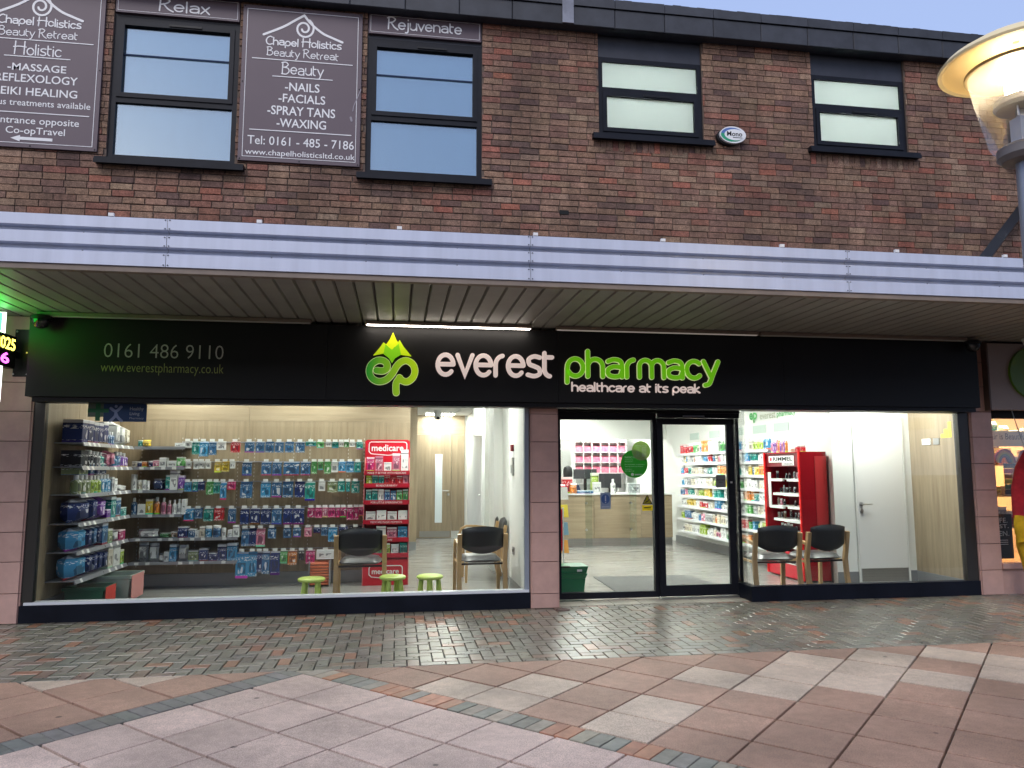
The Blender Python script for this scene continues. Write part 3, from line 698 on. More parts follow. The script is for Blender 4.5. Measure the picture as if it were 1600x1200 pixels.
sb = sign_board(-4.5, -3.197, 4.845, 6.655, 'aubergine board listing massage, reflexology and reiki healing', [
    ('_', -80, 228, 588, 0), ('_', 25, 343, 442, 0), ('-MASSAGE', 45, 388, 434, 415, 0, .012), ('-REFLEXOLOGY', -60, 447, 498, 487, 0, .012),
    ('-REIKI HEALING', -75, 530, 580, 484, 0, .012), ('Various treatments available', -160, 600, 640, 567, 0, .004), ('_', -80, 688, 560, 0),
    ('Entrance opposite', -35, 718, 775, 494, 0, .006), ('Co-opTravel', 32, 785, 842, 405, 0, .006)], -2.732, [('Holistic', 88, 336, 390, 0.082, 0)])
ar = MB(); a, c = sp(65, 860, -0.031, 0), sp(328, 860, -0.031, 0)
ar.prism_y([(a[0], a[1]), (a[0]+0.09, a[1]-0.035), (a[0]+0.09, a[1]-0.016), (c[0], a[1]-0.016), (c[0], a[1]+0.016), (a[0]+0.09, a[1]+0.016), (a[0]+0.09, a[1]+0.035)], -0.032, -0.0285)
ar.build('arrow', LETTER, sb)
def head_board(x0, x1, z0, z1, label, word, wx0, wx1, zb):
    t_ = thing('header_board', ((x0+x1)/2, 0.0, z0), label, 'sign')
    MB().cbox(x0, x1, -0.004, 0.034, z0, z1, 0.002).build('board', BOARD, t_)
    b = MB(); e = 0.022; w_ = 0.004
    b.box(x0+e, x1-e, -0.006, -0.0045, z1-e-w_, z1-e); b.box(x0+e, x1-e, -0.006, -0.0045, z0+e, z0+e+w_)
    b.box(x0+e, x0+e+w_, -0.006, -0.0045, z0+e+w_, z1-e-w_); b.box(x1-e-w_, x1-e, -0.006, -0.0045, z0+e+w_, z1-e-w_)
    b.build('border_line', LETTER, t_)
    tx = MB(); put_word(tx, word, wx0, wx1, zb, 0.085, -0.008, 0.008, 0.003, wob=0.06); tx.build('lettering', LETTER, t_)
head_board(-3.105, -1.812, 6.452, 6.70, 'narrow aubergine board reading Relax above the window', 'Relax', -2.665, -2.12, 6.505)
head_board(-0.40, 0.895, 6.452, 6.70, 'narrow aubergine board reading Rejuvenate above the window', 'Rejuvenate', -0.185, 0.675, 6.525)

# alarm box
ab = thing('alarm_box', (3.93, -0.02, 5.4), 'oval white burglar alarm box on the brickwork', 'alarm box')
def oval(cx, cz, rx, rz, n=28): return [(cx+rx*math.cos(2*math.pi*i/n), cz+rz*math.sin(2*math.pi*i/n)) for i in range(n)]
MB().prism_y(oval(3.905, 5.485, 0.16, 0.105), -0.05, 0.0).build('base', BLACKP, ab)
MB().prism_y(oval(3.935, 5.495, 0.165, 0.105), -0.085, -0.05).build('cover', WHITEP, ab)
MB().prism_y(oval(3.925, 5.495, 0.145, 0.088), -0.087, -0.085).build('green_swirl', mat('alarm_green', (0.02, 0.32, 0.16), 0.4), ab)
bl_ = MB(); bl_.prism_y([p for p in oval(3.925, 5.495, 0.1448, 0.0878, 40) if p[1] > 5.497], -0.0876, -0.085); bl_.build('blue_swirl', mat('alarm_blue', (0.08, 0.16, 0.42), 0.4), ab)
MB().prism_y(oval(3.955, 5.495, 0.13, 0.07), -0.089, -0.085).build('white_oval', WHITEP, ab)
tx = MB(); put_text(tx, 'Mono', 3.855, 4.05, 5.475, 5.535, -0.09, bold=0.02); tx.box(3.93, 4.05, -0.0905, -0.089, 5.455, 5.463); tx.build('lettering', BLACKP, ab)

# ================================================================== CANOPY
can = thing('canopy', (1.5, -1.0, 3.05), 'long silver ribbed canopy running along over the shop front', 'canopy')
ZT, ZB, YF = 3.482, 3.086, -2.1
prof = [(0.03, ZT), (0.0, ZT-0.008), (0.0, 3.386), (0.055, 3.380), (0.055, 3.360), (0.028, 3.345), (0.0, 3.336), (0.0, 3.246), (0.055, 3.240), (0.055, 3.218), (0.028, 3.200), (0.0, 3.188), (0.0, ZB), (0.03, ZB-0.004)]
edges = [-8.0, -4.75, -1.829, 1.093, 4.02, 6.95, 10.5]
RIV = mat('rivet', (0.08, 0.085, 0.1), 0.5, metal=0.6)
for a, b in zip(edges, edges[1:]):
    mb = MB(); n = len(prof)
    mb.add([(a+0.002, YF+d, z) for d, z in prof]+[(b-0.002, YF+d, z) for d, z in prof], [(i, n+i, n+i+1, i+1) for i in range(n-1)])
    p_ = mb.build('front_panel', ALU, can)
    rv = MB()
    for x in (a+0.016, b-0.016):
        for z in (3.465, 3.395, 3.325, 3.255, 3.18, 3.10): rv.lathe([(0.006, -0.003), (0.006, 0.003)], (x, YF-0.002, z), 6)
    for x in (a+0.8, a+1.55, a+2.3):
        for z in (3.358, 3.214): rv.lathe([(0.006, -0.003), (0.006, 0.003)], (x, YF+0.02, z-0.016), 6)
    rv.build('rivet_row', RIV, p_)
MB().box(-8, 10.5, YF+0.07, 0.0, 3.40, 3.44).build('deck', mat('deck_felt', (0.1, 0.1, 0.1), 0.9), can)
MB().box(-8, 10.5, YF+0.06, YF+0.066, ZB-0.02, 3.47).build('back_plate', GREYP, can)
MB().box(-8, 10.5, YF+0.012, YF+0.085, ZB-0.046, ZB-0.006).build('edge_trim', TRIM, can)
for x in (-3.37, -2.251, -1.131, -0.012, 1.137, 2.272, 3.388, 4.519, 5.64):
    MB().box(x-0.02, x+0.02, YF-0.004, YF+0.02, ZT-0.004, ZT+0.022).build('clip', WHITEP, can)
PT = 0.163
sm = MB(); w_ = 0.135
sm.add([(-w_/2-0.012, 0, 0.03), (-w_/2, 0, 0), (w_/2, 0, 0), (w_/2+0.012, 0, 0.03), (-w_/2-0.012, 2.0, 0.03), (-w_/2, 2.0, 0), (w_/2, 2.0, 0), (w_/2+0.012, 2.0, 0.03)],
       [(0, 1, 5, 4), (1, 2, 6, 5), (2, 3, 7, 6), (0, 3, 2, 1)])
sme = sm.mesh('soffit_panel', SOFFIT)
MB().box(-8, 10.5, YF+0.086, 0.0, 3.092, 3.1).build('soffit_backing', mat('soffit_backing', (0.05, 0.048, 0.045), 0.8), can)
for i in range(-30, 58):
    inst('soffit_panel', sme, (0.02+i*PT, YF+0.087, 3.06), can)

st_ = thing('wall_strut', (7.2, -0.5, 3.5), 'black diagonal strut rising from the canopy to the brick wall', 'strut')
mb = MB(); mb.tube([(6.3, -1.0, 3.7), (7.85, -0.02, 4.80)], 0.075, 4); mb.build('beam', BLACKP, st_)
MB().box(7.86, 8.06, -0.02, 0.0, 4.7, 5.0).build('wall_plate', BLACKP, st_)

# ================================================================== FASCIA SIGN
YS = -0.18
fs = thing('fascia_sign', (1.6, YS, 2.22), 'long black shop fascia with green and white pharmacy lettering', 'shop sign')
for a, b in ((-3.655, -0.75), (-0.747, 1.74), (1.743, 4.4), (4.403, 6.92)):
    MB().box(a, b, YS, 0.02, 2.225, 3.02).build('panel', FASCIA, fs)
MB().box(-3.6, 6.88, YS+0.03, 0.05, 2.175, 2.222).build('shadow_trim', BLACKP, fs)  # black plastic trim along the underside of the fascia
def fp(px, py): p = at(px, py, YS); return (p.x, p.z)
WLET = mat('warm_white_letter', (0.80, 0.70, 0.66), 0.45, emit=(0.9, 0.72, 0.66), es=0.35)  # weak glow put into the letters for the strip light falling on them
RIM = mat('pale_letter_rim', (0.75, 0.82, 0.5), 0.4, emit=(0.8, 0.9, 0.4), es=0.3)  # rim's faint glow stands in for strip light catching the edges
GLET = mat('green_letter', (0.16, 0.50, 0.008), 0.4, emit=(0.16, 0.55, 0.006), es=0.42)  # green faces brightened by a faint glow; the letters are not lamps
def letters(s, x0, x1, zlo, zhi, wt, m1, rim, depth=0.03, asc=1.0, dsc=1.0):
    xh = (zhi-zlo-2*wt)/.92; zb = zlo+wt-.04*xh
    fz = lambda b: zb+xh*(1+(b-1)*asc if b > 1 else b*dsc if b < 0 else b)
    sx = (x1-x0)/(word_width(s)-0.12); x = x0
    for ch in s:
        adv, stx = GL[ch]
        if stx:
            if rim:
                r2 = MB()
                for i, p in enumerate(stx): ribbon(r2, [(x+a*sx, fz(b)) for a, b in p], wt+0.0045, YS-depth+0.004-0.0007*i, depth-0.005)
            l_ = MB()
            for i, p in enumerate(stx): ribbon(l_, [(x+a*sx, fz(b)) for a, b in p], wt, YS-depth-0.0007*i, depth-0.002)
            o = l_.build('letter', m1, fs)
            if rim: r2.build('letter_rim', rim, o)
        x += adv*sx
a = fp(682, 588); b = fp(864, 591)
letters('everest', a[0], b[0], fp(770, 589.5)[1], fp(770, 553.5)[1], 0.0192, WLET, mat('pale_warm_rim', (0.7, 0.6, 0.56), 0.4, emit=(1, .85, .8), es=0.3), asc=.4)  # this rim also glows faintly in place of the light on it
a = fp(884, 600); b = fp(1121, 600)
letters('pharmacy', a[0], b[0], fp(1000, 593)[1], fp(1000, 560)[1], 0.0238, GLET, RIM, asc=.75, dsc=.8)
a = fp(893, 613); b = fp(1093, 617)
letters('healthcare at its peak', a[0], b[0], fp(990, 613.5)[1], fp(990, 602.5)[1], 0.0092, WLET, None, 0.012, asc=.9)
# emblem: a winding e-p stroke under a faceted mountain
def lp(cx, cy): return fp(540+cx/5, 500+cy/5)
def grad_mat(name, ca, cb, x0, x1, es):
    m = mat(name, ca, 0.4); t = m.node_tree; b = t.nodes['Principled BSDF']; ge = N(t, 'ShaderNodeTexCoord'); sx = N(t, 'ShaderNodeSeparateXYZ'); rp = N(t, 'ShaderNodeValToRGB')
    t.links.new(ge.outputs['Generated'], sx.inputs[0]); t.links.new(sx.outputs[0], rp.inputs[0]); rp.color_ramp.elements[0].color = ca+(1,); rp.color_ramp.elements[1].color = cb+(1,)
    t.links.new(rp.outputs[0], b.inputs['Base Color']); t.links.new(rp.outputs[0], b.inputs['Emission Color']); b.inputs['Emission Strength'].default_value = es
    return m
EPM = grad_mat('emblem_green', (0.008, 0.24, 0.02), (0.42, 0.62, 0.008), 0, 1, 0.45)  # emblem stroke's glow added for the strip light shining on it
ep = [lp(*p) for p in ((242, 396), (290, 400), (322, 380), (320, 340), (285, 318), (240, 322), (200, 355), (186, 405), (205, 455), (255, 482), (315, 470), (362, 425), (398, 365), (435, 330), (480, 320), (525, 350), (541, 400), (525, 452), (482, 484), (440, 474), (420, 452))]
em = MB(); ribbon(em, smooth(ep, 4), 0.033, YS-0.03, 0.028); ribbon(em, smooth([lp(*p) for p in ((424, 455), (398, 490), (393, 530), (395, 570))]), 0.033, YS-0.0308, 0.028)
eo = em.build('emblem_stroke', EPM, fs)
er = MB(); ribbon(er, smooth(ep, 4), 0.0372, YS-0.026, 0.024); ribbon(er, smooth([lp(*p) for p in ((424, 455), (398, 490), (393, 530), (395, 570))]), 0.0372, YS-0.0268, 0.024)
er.build('emblem_rim', RIM, eo)
for nm, pts, d, c in (('peak', ((371, 100), (395, 155), (412, 182), (360, 236), (318, 192), (345, 155)), 0, (0.62, 0.70, 0.008)), ('peak', ((297, 178), (330, 205), (300, 262), (217, 278), (265, 222)), 1, (0.50, 0.66, 0.01)),
                      ('peak', ((422, 160), (455, 215), (513, 285), (430, 272), (385, 215)), 2, (0.52, 0.70, 0.008)), ('foothill', ((312, 195), (362, 236), (415, 190), (432, 272), (385, 300), (362, 338), (338, 298), (296, 266)), 3, (0.20, 0.55, 0.01))):
    cs = [lp(*p) for p in pts]
    MB().prism_y(cs, YS-0.03-0.0015*d, YS).build(nm, mat('emblem_%s_%d' % (nm, d), c, 0.4, emit=c, es=0.45), fs)  # facets glow slightly in place of the strip light above
tx = MB(); a = fp(162, 558); b = fp(162, 536); c = fp(349, 559); put_text(tx, '0161 486 9110', a[0], c[0], a[1], b[1], YS-0.003, bold=-0.012)
tx.build('lettering', mat('grey_vinyl_text', (0.45, 0.44, 0.42), 0.5), fs)
tx = MB(); a = fp(157, 584); b = fp(157, 566); c = fp(349, 586); put_text(tx, 'www.everestpharmacy.co.uk', a[0], c[0], a[1]-0.008, b[1], YS-0.003, bold=-0.010)
tx.build('lettering', mat('olive_vinyl_text', (0.30, 0.34, 0.09), 0.5), fs)
def trough(x0, x1, label, es, m_):
    t_ = thing('trough_light', ((x0+x1)/2, -0.27, 3.0), label, 'sign light', 'lights along the top of the fascia')
    MB().box(x0, x1, -0.31, -0.25, 3.018, 3.052).build('housing', TRIM, t_)
    MB().box(x0+0.01, x1-0.01, -0.302, -0.262, 3.010, 3.017).build('lit_strip', m_, t_)
    for x in (x0+0.1, x1-0.1): MB().box(x-0.012, x+0.012, -0.25, -0.1, 3.024, 3.04).build('bracket', TRIM, t_)
trough(-0.35, 1.42, 'brightly lit strip light over the emblem and the white lettering', 0, mat('strip_bright', (0.9, 0.9, 0.9), 0.5, emit=(1, 0.9, 0.8), es=16.0))
trough(1.70, 4.05, 'dimly lit strip light over the green lettering', 0, mat('strip_dim', (0.9, 0.9, 0.9), 0.5, emit=(1, 0.88, 0.76), es=0.09))
trough(-3.54, -0.91, 'unlit strip light over the telephone number', 0, mat('strip_off', (0.5, 0.5, 0.46), 0.5))
trough(4.08, 6.7, 'unlit strip light at the plain end of the fascia', 0, mat('strip_off'))
def dome(x, label):
    t_ = thing('security_camera', (x, -0.22, 2.93), label, 'camera', 'dome cameras on the fascia')
    mb = MB(); mb.lathe([(0.02, -0.085), (0.055, -0.07), (0.078, -0.03), (0.082, 0.0)], (x, -0.3, 2.97), 18); mb.build('dome', mat('smoked_dome', (0.015, 0.016, 0.018), 0.08), t_, True)
    MB().lathe([(0.095, 0), (0.095, 0.035), (0.06, 0.05)], (x, -0.3, 2.972), 18).build('collar', BLACKP, t_, True)
    MB().box(x-0.04, x+0.04, -0.28, YS, 2.975, 3.01).build('arm', BLACKP, t_)
dome(-3.5, 'black dome camera at the telephone number end of the fascia'); dome(6.77, 'black dome camera at the plain end of the fascia')

# ================================================================== TILED PIERS
def pier(x0, x1, ztop, label, joints, y1=0.35, tv=None):
    t_ = thing('tiled_pier', ((x0+x1)/2, 0.1, 0), label, 'pier', 'pink stone tiled piers of the shop front')
    MB().box(x0+0.004, x1-0.004, 0.004, y1, -0.02, ztop).build('core', GROUT, t_)
    zs = [0.0]+joints+[ztop]
    for c, d in zip(zs, zs[1:]):
        xs = [x0]+(tv or [])+[x1]
        for a, b in zip(xs, xs[1:]):
            MB().cbox(a+0.002, b-0.002, -0.012, 0.003, c+0.003, d-0.003, 0.003).build('tile', TILE, t_)
        MB().box(x0-0.012, x0+0.003, 0.005, y1-0.02, c+0.003, d-0.003).build('side_tile', TILE, t_)
        MB().box(x1-0.003, x1+0.012, 0.005, y1-0.02, c+0.003, d-0.003).build('side_tile', TILE, t_)
pier(-5.2, -3.66, 3.06, 'wide pink tiled pier beside the lit cross sign', [0.29, 0.595, 0.885, 1.18, 1.48, 1.785, 2.085, 2.38, 2.68], tv=[-4.45])
pier(1.468, 1.76, 2.175, 'narrow pink tiled pier between the big window and the door', [0.155, 0.495, 0.81, 1.135, 1.47, 1.80, 2.11])
pier(6.925, 7.205, 3.06, 'pink tiled pier between the pharmacy and the gift shop', [0.29, 0.60, 0.92, 1.24, 1.56, 1.88, 2.19, 2.5, 2.8])

# ================================================================== SHOP FRONT (windows, door)
hd = MB().box(-3.64, 6.91, 0.055, 0.16, 2.20, 3.09); hd.build('shopfront_lintel', DARK, label='dark lintel closing the wall behind the long fascia', cat='lintel', kind='structure')
SILLW = mat('white_sill', (0.72, 0.75, 0.78), 0.35)
wL = thing('shop_window', (-1.1, 0.05, 0), 'wide shop window showing shelves of health goods and two waiting chairs', 'shop window')
MB().box(-3.655, 1.452, 0.0, 0.1, 0.0, 0.168).build('stall_riser', NAVY, wL)
MB().box(-3.62, 1.44, 0.012, 0.12, 0.17, 0.197).build('sill', SILLW, wL)
MB().box(-3.652, -3.545, 0.02, 0.1, 0.197, 2.20).build('jamb', mat('bronze_jamb', (0.045, 0.042, 0.038), 0.35, metal=0.3), wL)
MB().box(1.396, 1.444, 0.03, 0.1, 0.197, 2.20).build('jamb', mat('blue_grey_jamb', (0.27, 0.31, 0.37), 0.4), wL)
MB().box(-3.545, 1.396, 0.03, 0.1, 2.178, 2.2).build('head_rail', BLACK, wL)
MB().box(-3.545, 1.396, 0.05, 0.058, 0.197, 2.178).build('pane', GLASS, wL)
wR = thing('shop_window', (5.4, 0.05, 0), 'corner shop window with two black chairs beside a red cosmetics stand', 'shop window')
rr = MB().box(4.0, 6.91, 0.0, 0.1, 0.0, 0.168); rr.box(4.0, 4.1, 0.1, 0.36, 0.0, 0.168); rr.build('stall_riser', NAVY, wR)
MB().box(6.765, 6.91, 0.02, 0.1, 0.168, 2.20).build('jamb', mat('bronze_jamb'), wR)
MB().box(4.0, 6.765, 0.03, 0.1, 2.172, 2.2).build('head_rail', mat('grey_head', (0.3, 0.3, 0.29), 0.4), wR)
MB().box(4.016, 6.765, 0.045, 0.053, 0.168, 2.172).build('pane', GLASS, wR)
MB().box(4.006, 4.014, 0.055, 0.37, 0.168, 2.172).build('side_pane', GLASS, wR)
for z in (0.55, 1.5): MB().box(4.0, 4.03, 0.03, 0.045, z-0.006, z+0.006).build('patch_fitting', STEEL, wR)
YD = 0.4
fx = thing('fixed_screen', (2.45, YD, 0), 'fixed glass screen beside the door with green and yellow stickers', 'glass screen')
mb = MB(); mb.box(1.80, 1.878, YD-0.03, YD+0.05, 0.02, 2.16); mb.box(3.002, 3.045, YD-0.03, YD+0.05, 0.02, 2.16); mb.box(1.878, 3.002, YD-0.028, YD+0.048, 0.02, 0.09); mb.box(1.878, 3.002, YD-0.028, YD+0.048, 2.08, 2.16)
mb.build('frame', BLACK, fx)
MB().box(1.878, 3.002, YD, YD+0.008, 0.09, 2.08).build('pane', GLASS, fx)
dr = thing('sliding_door', (3.5, YD, 0), 'black framed automatic sliding door with one tall pane', 'door')
mb = MB(); y0, y1 = YD-0.075, YD-0.032
mb.box(3.04, 3.112, y0, y1, 0.03, 2.10); mb.box(3.91, 3.99, y0, y1, 0.03, 2.10); mb.box(3.112, 3.91, y0+.001, y1-.001, 0.03, 0.155); mb.box(3.112, 3.91, y0+.001, y1-.001, 2.026, 2.10)
mb.build('frame', BLACK, dr)
MB().box(3.112, 3.91, y0+0.015, y0+0.023, 0.155, 2.026).build('pane', GLASS, dr)
MB().lathe([(0.012, 0), (0.012, 0.02)], (3.95, y0-0.004, 1.33), 10).build('lock', STEEL, dr)
hdm = thing('door_header', (2.9, YD, 2.1), 'black door operator housing above the sliding door', 'door header')
MB().box(1.775, 4.07, YD-0.11, YD+0.06, 2.162, 2.2).build('upper_rail', BLACKP, hdm)
MB().box(3.05, 4.06, YD-0.11, YD-0.03, 2.104, 2.16).build('operator_box', BLACK, hdm)
MB().box(3.35, 3.62, YD-0.115, YD-0.111, 2.12, 2.13).build('sensor', STEEL, hdm)
MB().box(3.995, 4.085, YD-0.03, YD+0.06, 0.0, 2.16).build('end_post', BLACK, hdm)
MB().box(3.05, 3.995, YD-0.1, YD+0.04, 0.005, 0.022).build('floor_track', STEEL, hdm)
MB().box(1.775, 4.09, -0.02, YD+0.06, 2.201, 2.22).build('recess_soffit', BLACKP, hdm)

# ================================================================== SHOP INTERIOR: shell
XL, XR1, YB, CZ = -3.6, 6.9, 2.28, 2.7
fl = MB().box(-3.7, 7.0, 0.1, 11.2, -0.05, 0.0); fl.build('shop_floor', FLOORM, label='grey wood effect vinyl floor of the shop', cat='floor', kind='structure')
ce = MB().box(-3.7, 7.0, 0.16, 11.2, CZ, CZ+0.05).build('shop_ceiling', WHITEW, label='white suspended ceiling of the shop', cat='ceiling', kind='structure')
for i in range(4):
    for j in range(6): MB().box(0.02+i*0.6, 0.602+i*0.6, 5.4+j*0.6, 5.985+j*0.6, CZ-0.012, CZ-0.001).build('ceiling_tile', CEIL, ce)
def wallbox(x0, x1, y0, y1, z0, z1, m_, label): return MB().box(x0, x1, y0, y1, z0, z1).build('interior_wall', m_, label=label, cat='wall', kind='structure')
lw = wallbox(XL-0.12, XL-0.02, 0.1, YB+0.1, 0, CZ, OAKY, 'oak faced side wall behind the angled shelves')
for a, b in ((0.1, 1.0), (1.004, YB)): MB().box(XL-0.019, XL, a, b-0.002, 0.16, CZ).build('panel', OAKY, lw)
MB().box(XL-0.019, XL+0.006, 0.1, YB, 0.0, 0.158).build('skirting', SKIRT, lw)
bw_ = wallbox(XL-0.1, 0.16, YB+0.02, YB+0.12, 0, CZ, OAKV, 'oak faced rear wall carrying shelves and hanging packs')
for a, b in ((XL, -2.78), (-2.777, -1.976), (-1.973, -1.17), (-1.167, -0.44), (-0.437, 0.17)): MB().box(a, b, YB, YB+0.019, 0.16, 2.146).build('panel', OAKV, bw_)
for a, b in ((XL, -1.976), (-1.973, 0.17)): MB().box(a, b, YB, YB+0.019, 2.149, CZ).build('upper_panel', OAKH, bw_)
MB().box(XL, 0.17, YB-0.012, YB+0.019, 0.0, 0.155).build('skirting', SKIRT, bw_)
UPR = mat('slotted_strip', (0.62, 0.60, 0.54), 0.5)
for x in (-3.31, -2.81, -2.6, -2.1, -1.89, -1.38, -1.17, -0.66, -0.45):
    u_ = MB()
    for i in range(34): u_.box(x-0.004, x+0.004, YB-0.003, YB, 0.25+i*0.05, 0.272+i*0.05)
    u_.build('slot_row', UPR, bw_)
eb = wallbox(-0.6, 0.37, 6.2, 6.3, 0.0, CZ, OAKV, 'oak end wall at the mouth of the corridor')
MB().box(-0.6, 0.37, 6.188, 6.199, 0, 0.15).build('skirting', SKIRT, eb)
wallbox(-0.6, -0.55, YB+0.12, 6.2, 0, CZ, WHITEW, 'hidden white wall behind the oak display wall')
tw = wallbox(0.2, 1.6, 8.5, 8.6, 0, CZ, WHITEW, 'oak faced wall around the treatment room door')
MB().box(0.42, 1.185, 8.475, 8.499, 2.26, 2.69).build('upper_panel', OAKH, tw); MB().box(1.192, 1.48, 8.475, 8.499, 2.26, 2.69).build('upper_panel', OAKH, tw)
MB().box(1.192, 1.48, 8.475, 8.499, 0.16, 2.255).build('panel', OAKV, tw)
tx = MB(); put_text(tx, 'Treatment', 0.53, 1.0, 2.37, 2.45, 8.471); tx.build('lettering', GREYP, tw)
td = thing('treatment_door', (0.8, 8.47, 0), 'oak treatment room door with a tall narrow glass slot', 'door')
MB().box(0.42, 1.186, 8.455, 8.498, 0.01, 2.255).build('leaf', OAKV, td)
MB().box(0.83, 0.985, 8.449, 8.456, 0.34, 1.83).build('vision_panel', mat('pale_glass', (0.75, 0.82, 0.85), 0.2), td)
MB().box(0.50, 1.16, 8.449, 8.456, 0.03, 0.16).build('kick_plate', BRUSHED, td)
mb = MB(); mb.tube([(1.12, 8.44, 1.03), (1.12, 8.41, 1.03), (0.99, 8.41, 1.03)], 0.011, 6); mb.lathe([(0.025, -0.025), (0.025, 0.025)], (1.12, 8.446, 0.95), 8); mb.build('handle', STEEL, td)
pw = wallbox(1.42, 1.47, 0.12, 1.34, 0, CZ, WHITEW, 'white partition end beside the big window')
MB().box(1.412, 1.419, 0.12, 1.34, 0, 0.16).build('skirting', SKIRT, pw)
p2 = wallbox(1.55, 1.6, 1.3, 8.5, 0, CZ, WHITEW, 'long white corridor wall running back to the treatment room')
MB().box(1.42, 1.55, 2.9, 3.5, 0.0, CZ).build('pilaster', WHITEW, p2); MB().box(1.36, 1.55, 5.1, 5.5, 2.1, CZ).build('duct_box', WHITEW, p2); MB().box(1.47, 1.55, 4.5, 4.9, 0, CZ).build('pilaster', WHITEW, p2)
MB().box(1.538, 1.549, 5.6, 6.6, 0.02, 2.15).build('door_leaf', WHITEP, p2); mb = MB(); mb.tube([(1.53, 5.75, 1.03), (1.5, 5.75, 1.03), (1.5, 5.9, 1.03)], 0.01, 6); mb.build('door_handle', STEEL, p2)
wallbox(1.60, 1.85, 0.47, 0.6, 0, CZ, WHITEW, 'short white return beside the door'); wallbox(1.72, 1.78, 0.6, 11, 0, CZ, WHITEW, 'white wall dividing dispensary and corridor')
wallbox(1.6, 5.9, 10.5, 10.6, 0, CZ, WHITEW, 'white rear wall of the dispensary')
bk = MB().box(1.8, 5.8, 7.5, 7.6, 2.14, CZ).build('bulkhead', WHITEW, label='white bulkhead over the dispensary counter', cat='bulkhead', kind='structure')
rw = wallbox(5.8, 5.9, 1.2, 11, 0, CZ, WHITEW, 'white side wall behind the medicine shelves')
MB().box(5.74, 5.799, 2.3, 6.9, 0, 0.14).build('skirting', SKIRT, rw)
for y in (5.9, 4.95, 4.0, 3.2, 2.5): MB().box(5.79, 5.799, y-0.22, y+0.22, 2.07, 2.2).build('header_card', mat('pale_green_card', (0.5, 0.6, 0.55), 0.5), rw)
ww = wallbox(5.75, 6.92, 1.1, 1.2, 0, CZ, WHITEW, 'white wall with a flush door behind the corner window')
MB().box(5.75, 6.05, 1.088, 1.099, 0, 0.15).build('skirting', SKIRT, ww); MB().box(6.77, 6.9, 1.088, 1.099, 0, 0.15).build('skirting', SKIRT, ww)
fd = thing('flush_door', (6.4, 1.09, 0), 'flush white interior door with lever handle and steel kick plate', 'door')
MB().box(6.07, 6.765, 1.078, 1.099, 0.012, 2.17).build('leaf', WHITEP, fd)
MB().box(6.08, 6.755, 1.072, 1.077, 0.02, 0.19).build('kick_plate', BRUSHED, fd)
fr_ = MB(); fr_.box(6.045, 6.064, 1.075, 1.099, 0.0, 2.2); fr_.box(6.771, 6.79, 1.075, 1.099, 0.0, 2.2); fr_.box(6.064, 6.771, 1.076, 1.099, 2.176, 2.2); fr_.build('frame', WHITEW, fd)
mb = MB(); mb.tube([(6.12, 1.078, 1.03), (6.12, 1.03, 1.03), (6.25, 1.03, 1.03)], 0.01, 6); mb.tube([(6.12, 1.078, 1.03), (6.12, 1.068, 1.03)], 0.028, 12); mb.tube([(6.12, 1.078, 0.94), (6.12, 1.066, 0.94)], 0.026, 12); mb.build('handle', STEEL, fd)
ow = wallbox(XR1, XR1+0.02, 0.1, 1.2, 0, CZ, OAKY, 'oak faced side wall at the end of the corner window')
MB().box(XR1-0.008, XR1-0.001, 0.12, 1.09, 0, 0.148).build('skirting', SKIRT, ow)
MB().box(XR1-0.012, XR1-0.001, 0.68, 0.84, 1.81, 1.89).build('socket_plate', WHITEP, ow); MB().box(XR1-0.012, XR1-0.001, 0.52, 0.63, 1.81, 1.89).build('socket_plate', STEEL, ow)
mb = MB()
for i, (y, h) in enumerate(((0.46, 0.05), (0.40, 0.11), (0.33, 0.2))): mb.box(XR1-0.004, XR1-0.001, y-0.03, y+0.03, 1.89, 1.89+h)
mb.build('yellow_card', mat('yellow_card', (0.75, 0.62, 0.08), 0.5), ow)
MB().box(XR1-0.006, XR1-0.001, 0.16, 0.24, 1.93, 2.1).build('notice', WHITEP, ow)

def ceiling_light(x, y, label, w_=0.6, d=0.6):
    t_ = thing('ceiling_light', (x, y, CZ-0.02), label, 'ceiling light', 'lit ceiling panels of the shop')
    fr = MB(); fr.box(x-w_/2-0.02, x+w_/2+0.02, y-d/2-0.02, y-d/2, CZ-0.022, CZ-0.013); fr.box(x-w_/2-0.02, x+w_/2+0.02, y+d/2, y+d/2+0.02, CZ-0.022, CZ-0.013)
    fr.box(x-w_/2-0.02, x-w_/2, y-d/2, y+d/2, CZ-0.022, CZ-0.013); fr.box(x+w_/2, x+w_/2+0.02, y-d/2, y+d/2, CZ-0.022, CZ-0.013); fr.build('frame', WHITEP, t_)
    MB().box(x-w_/2, x+w_/2, y-d/2, y+d/2, CZ-0.02, CZ-0.015).build('diffuser', STRIPL if d < .5 else PANEL, t_)
for x, y, l in ((-2.7, 1.5, 'ceiling panel light over the angled shelves'), (-1.2, 1.5, 'ceiling panel light over the hanging packs'), (-2.7, 2.06, 'slim strip light washing the oak wall over the shelves'), (-1.2, 2.06, 'slim strip light washing the oak wall over the packs'), (0.55, 1.4, 'ceiling panel light over the waiting chairs'),
                (0.9, 8.05, 'lit ceiling panel in front of the treatment door'), (0.9, 4.6, 'ceiling panel light halfway down the corridor'), (2.9, 1.9, 'ceiling panel light just inside the door'),
                (4.6, 1.9, 'ceiling panel light near the cosmetics stand'), (2.9, 4.4, 'ceiling panel light over the middle of the shop floor'), (4.6, 4.4, 'ceiling panel light beside the medicine shelves'),
                (3.6, 6.6, 'ceiling panel light over the counter'), (3.6, 9.0, 'ceiling panel light over the dispensary'), (5.0, 9.0, 'ceiling panel light over the pink baskets'), (6.1, 0.62, 'ceiling panel light above the two corner chairs')):
    ceiling_light(x, y, l, *((1.2, .2) if y in (1.5, 2.06) else (.6, .6)))

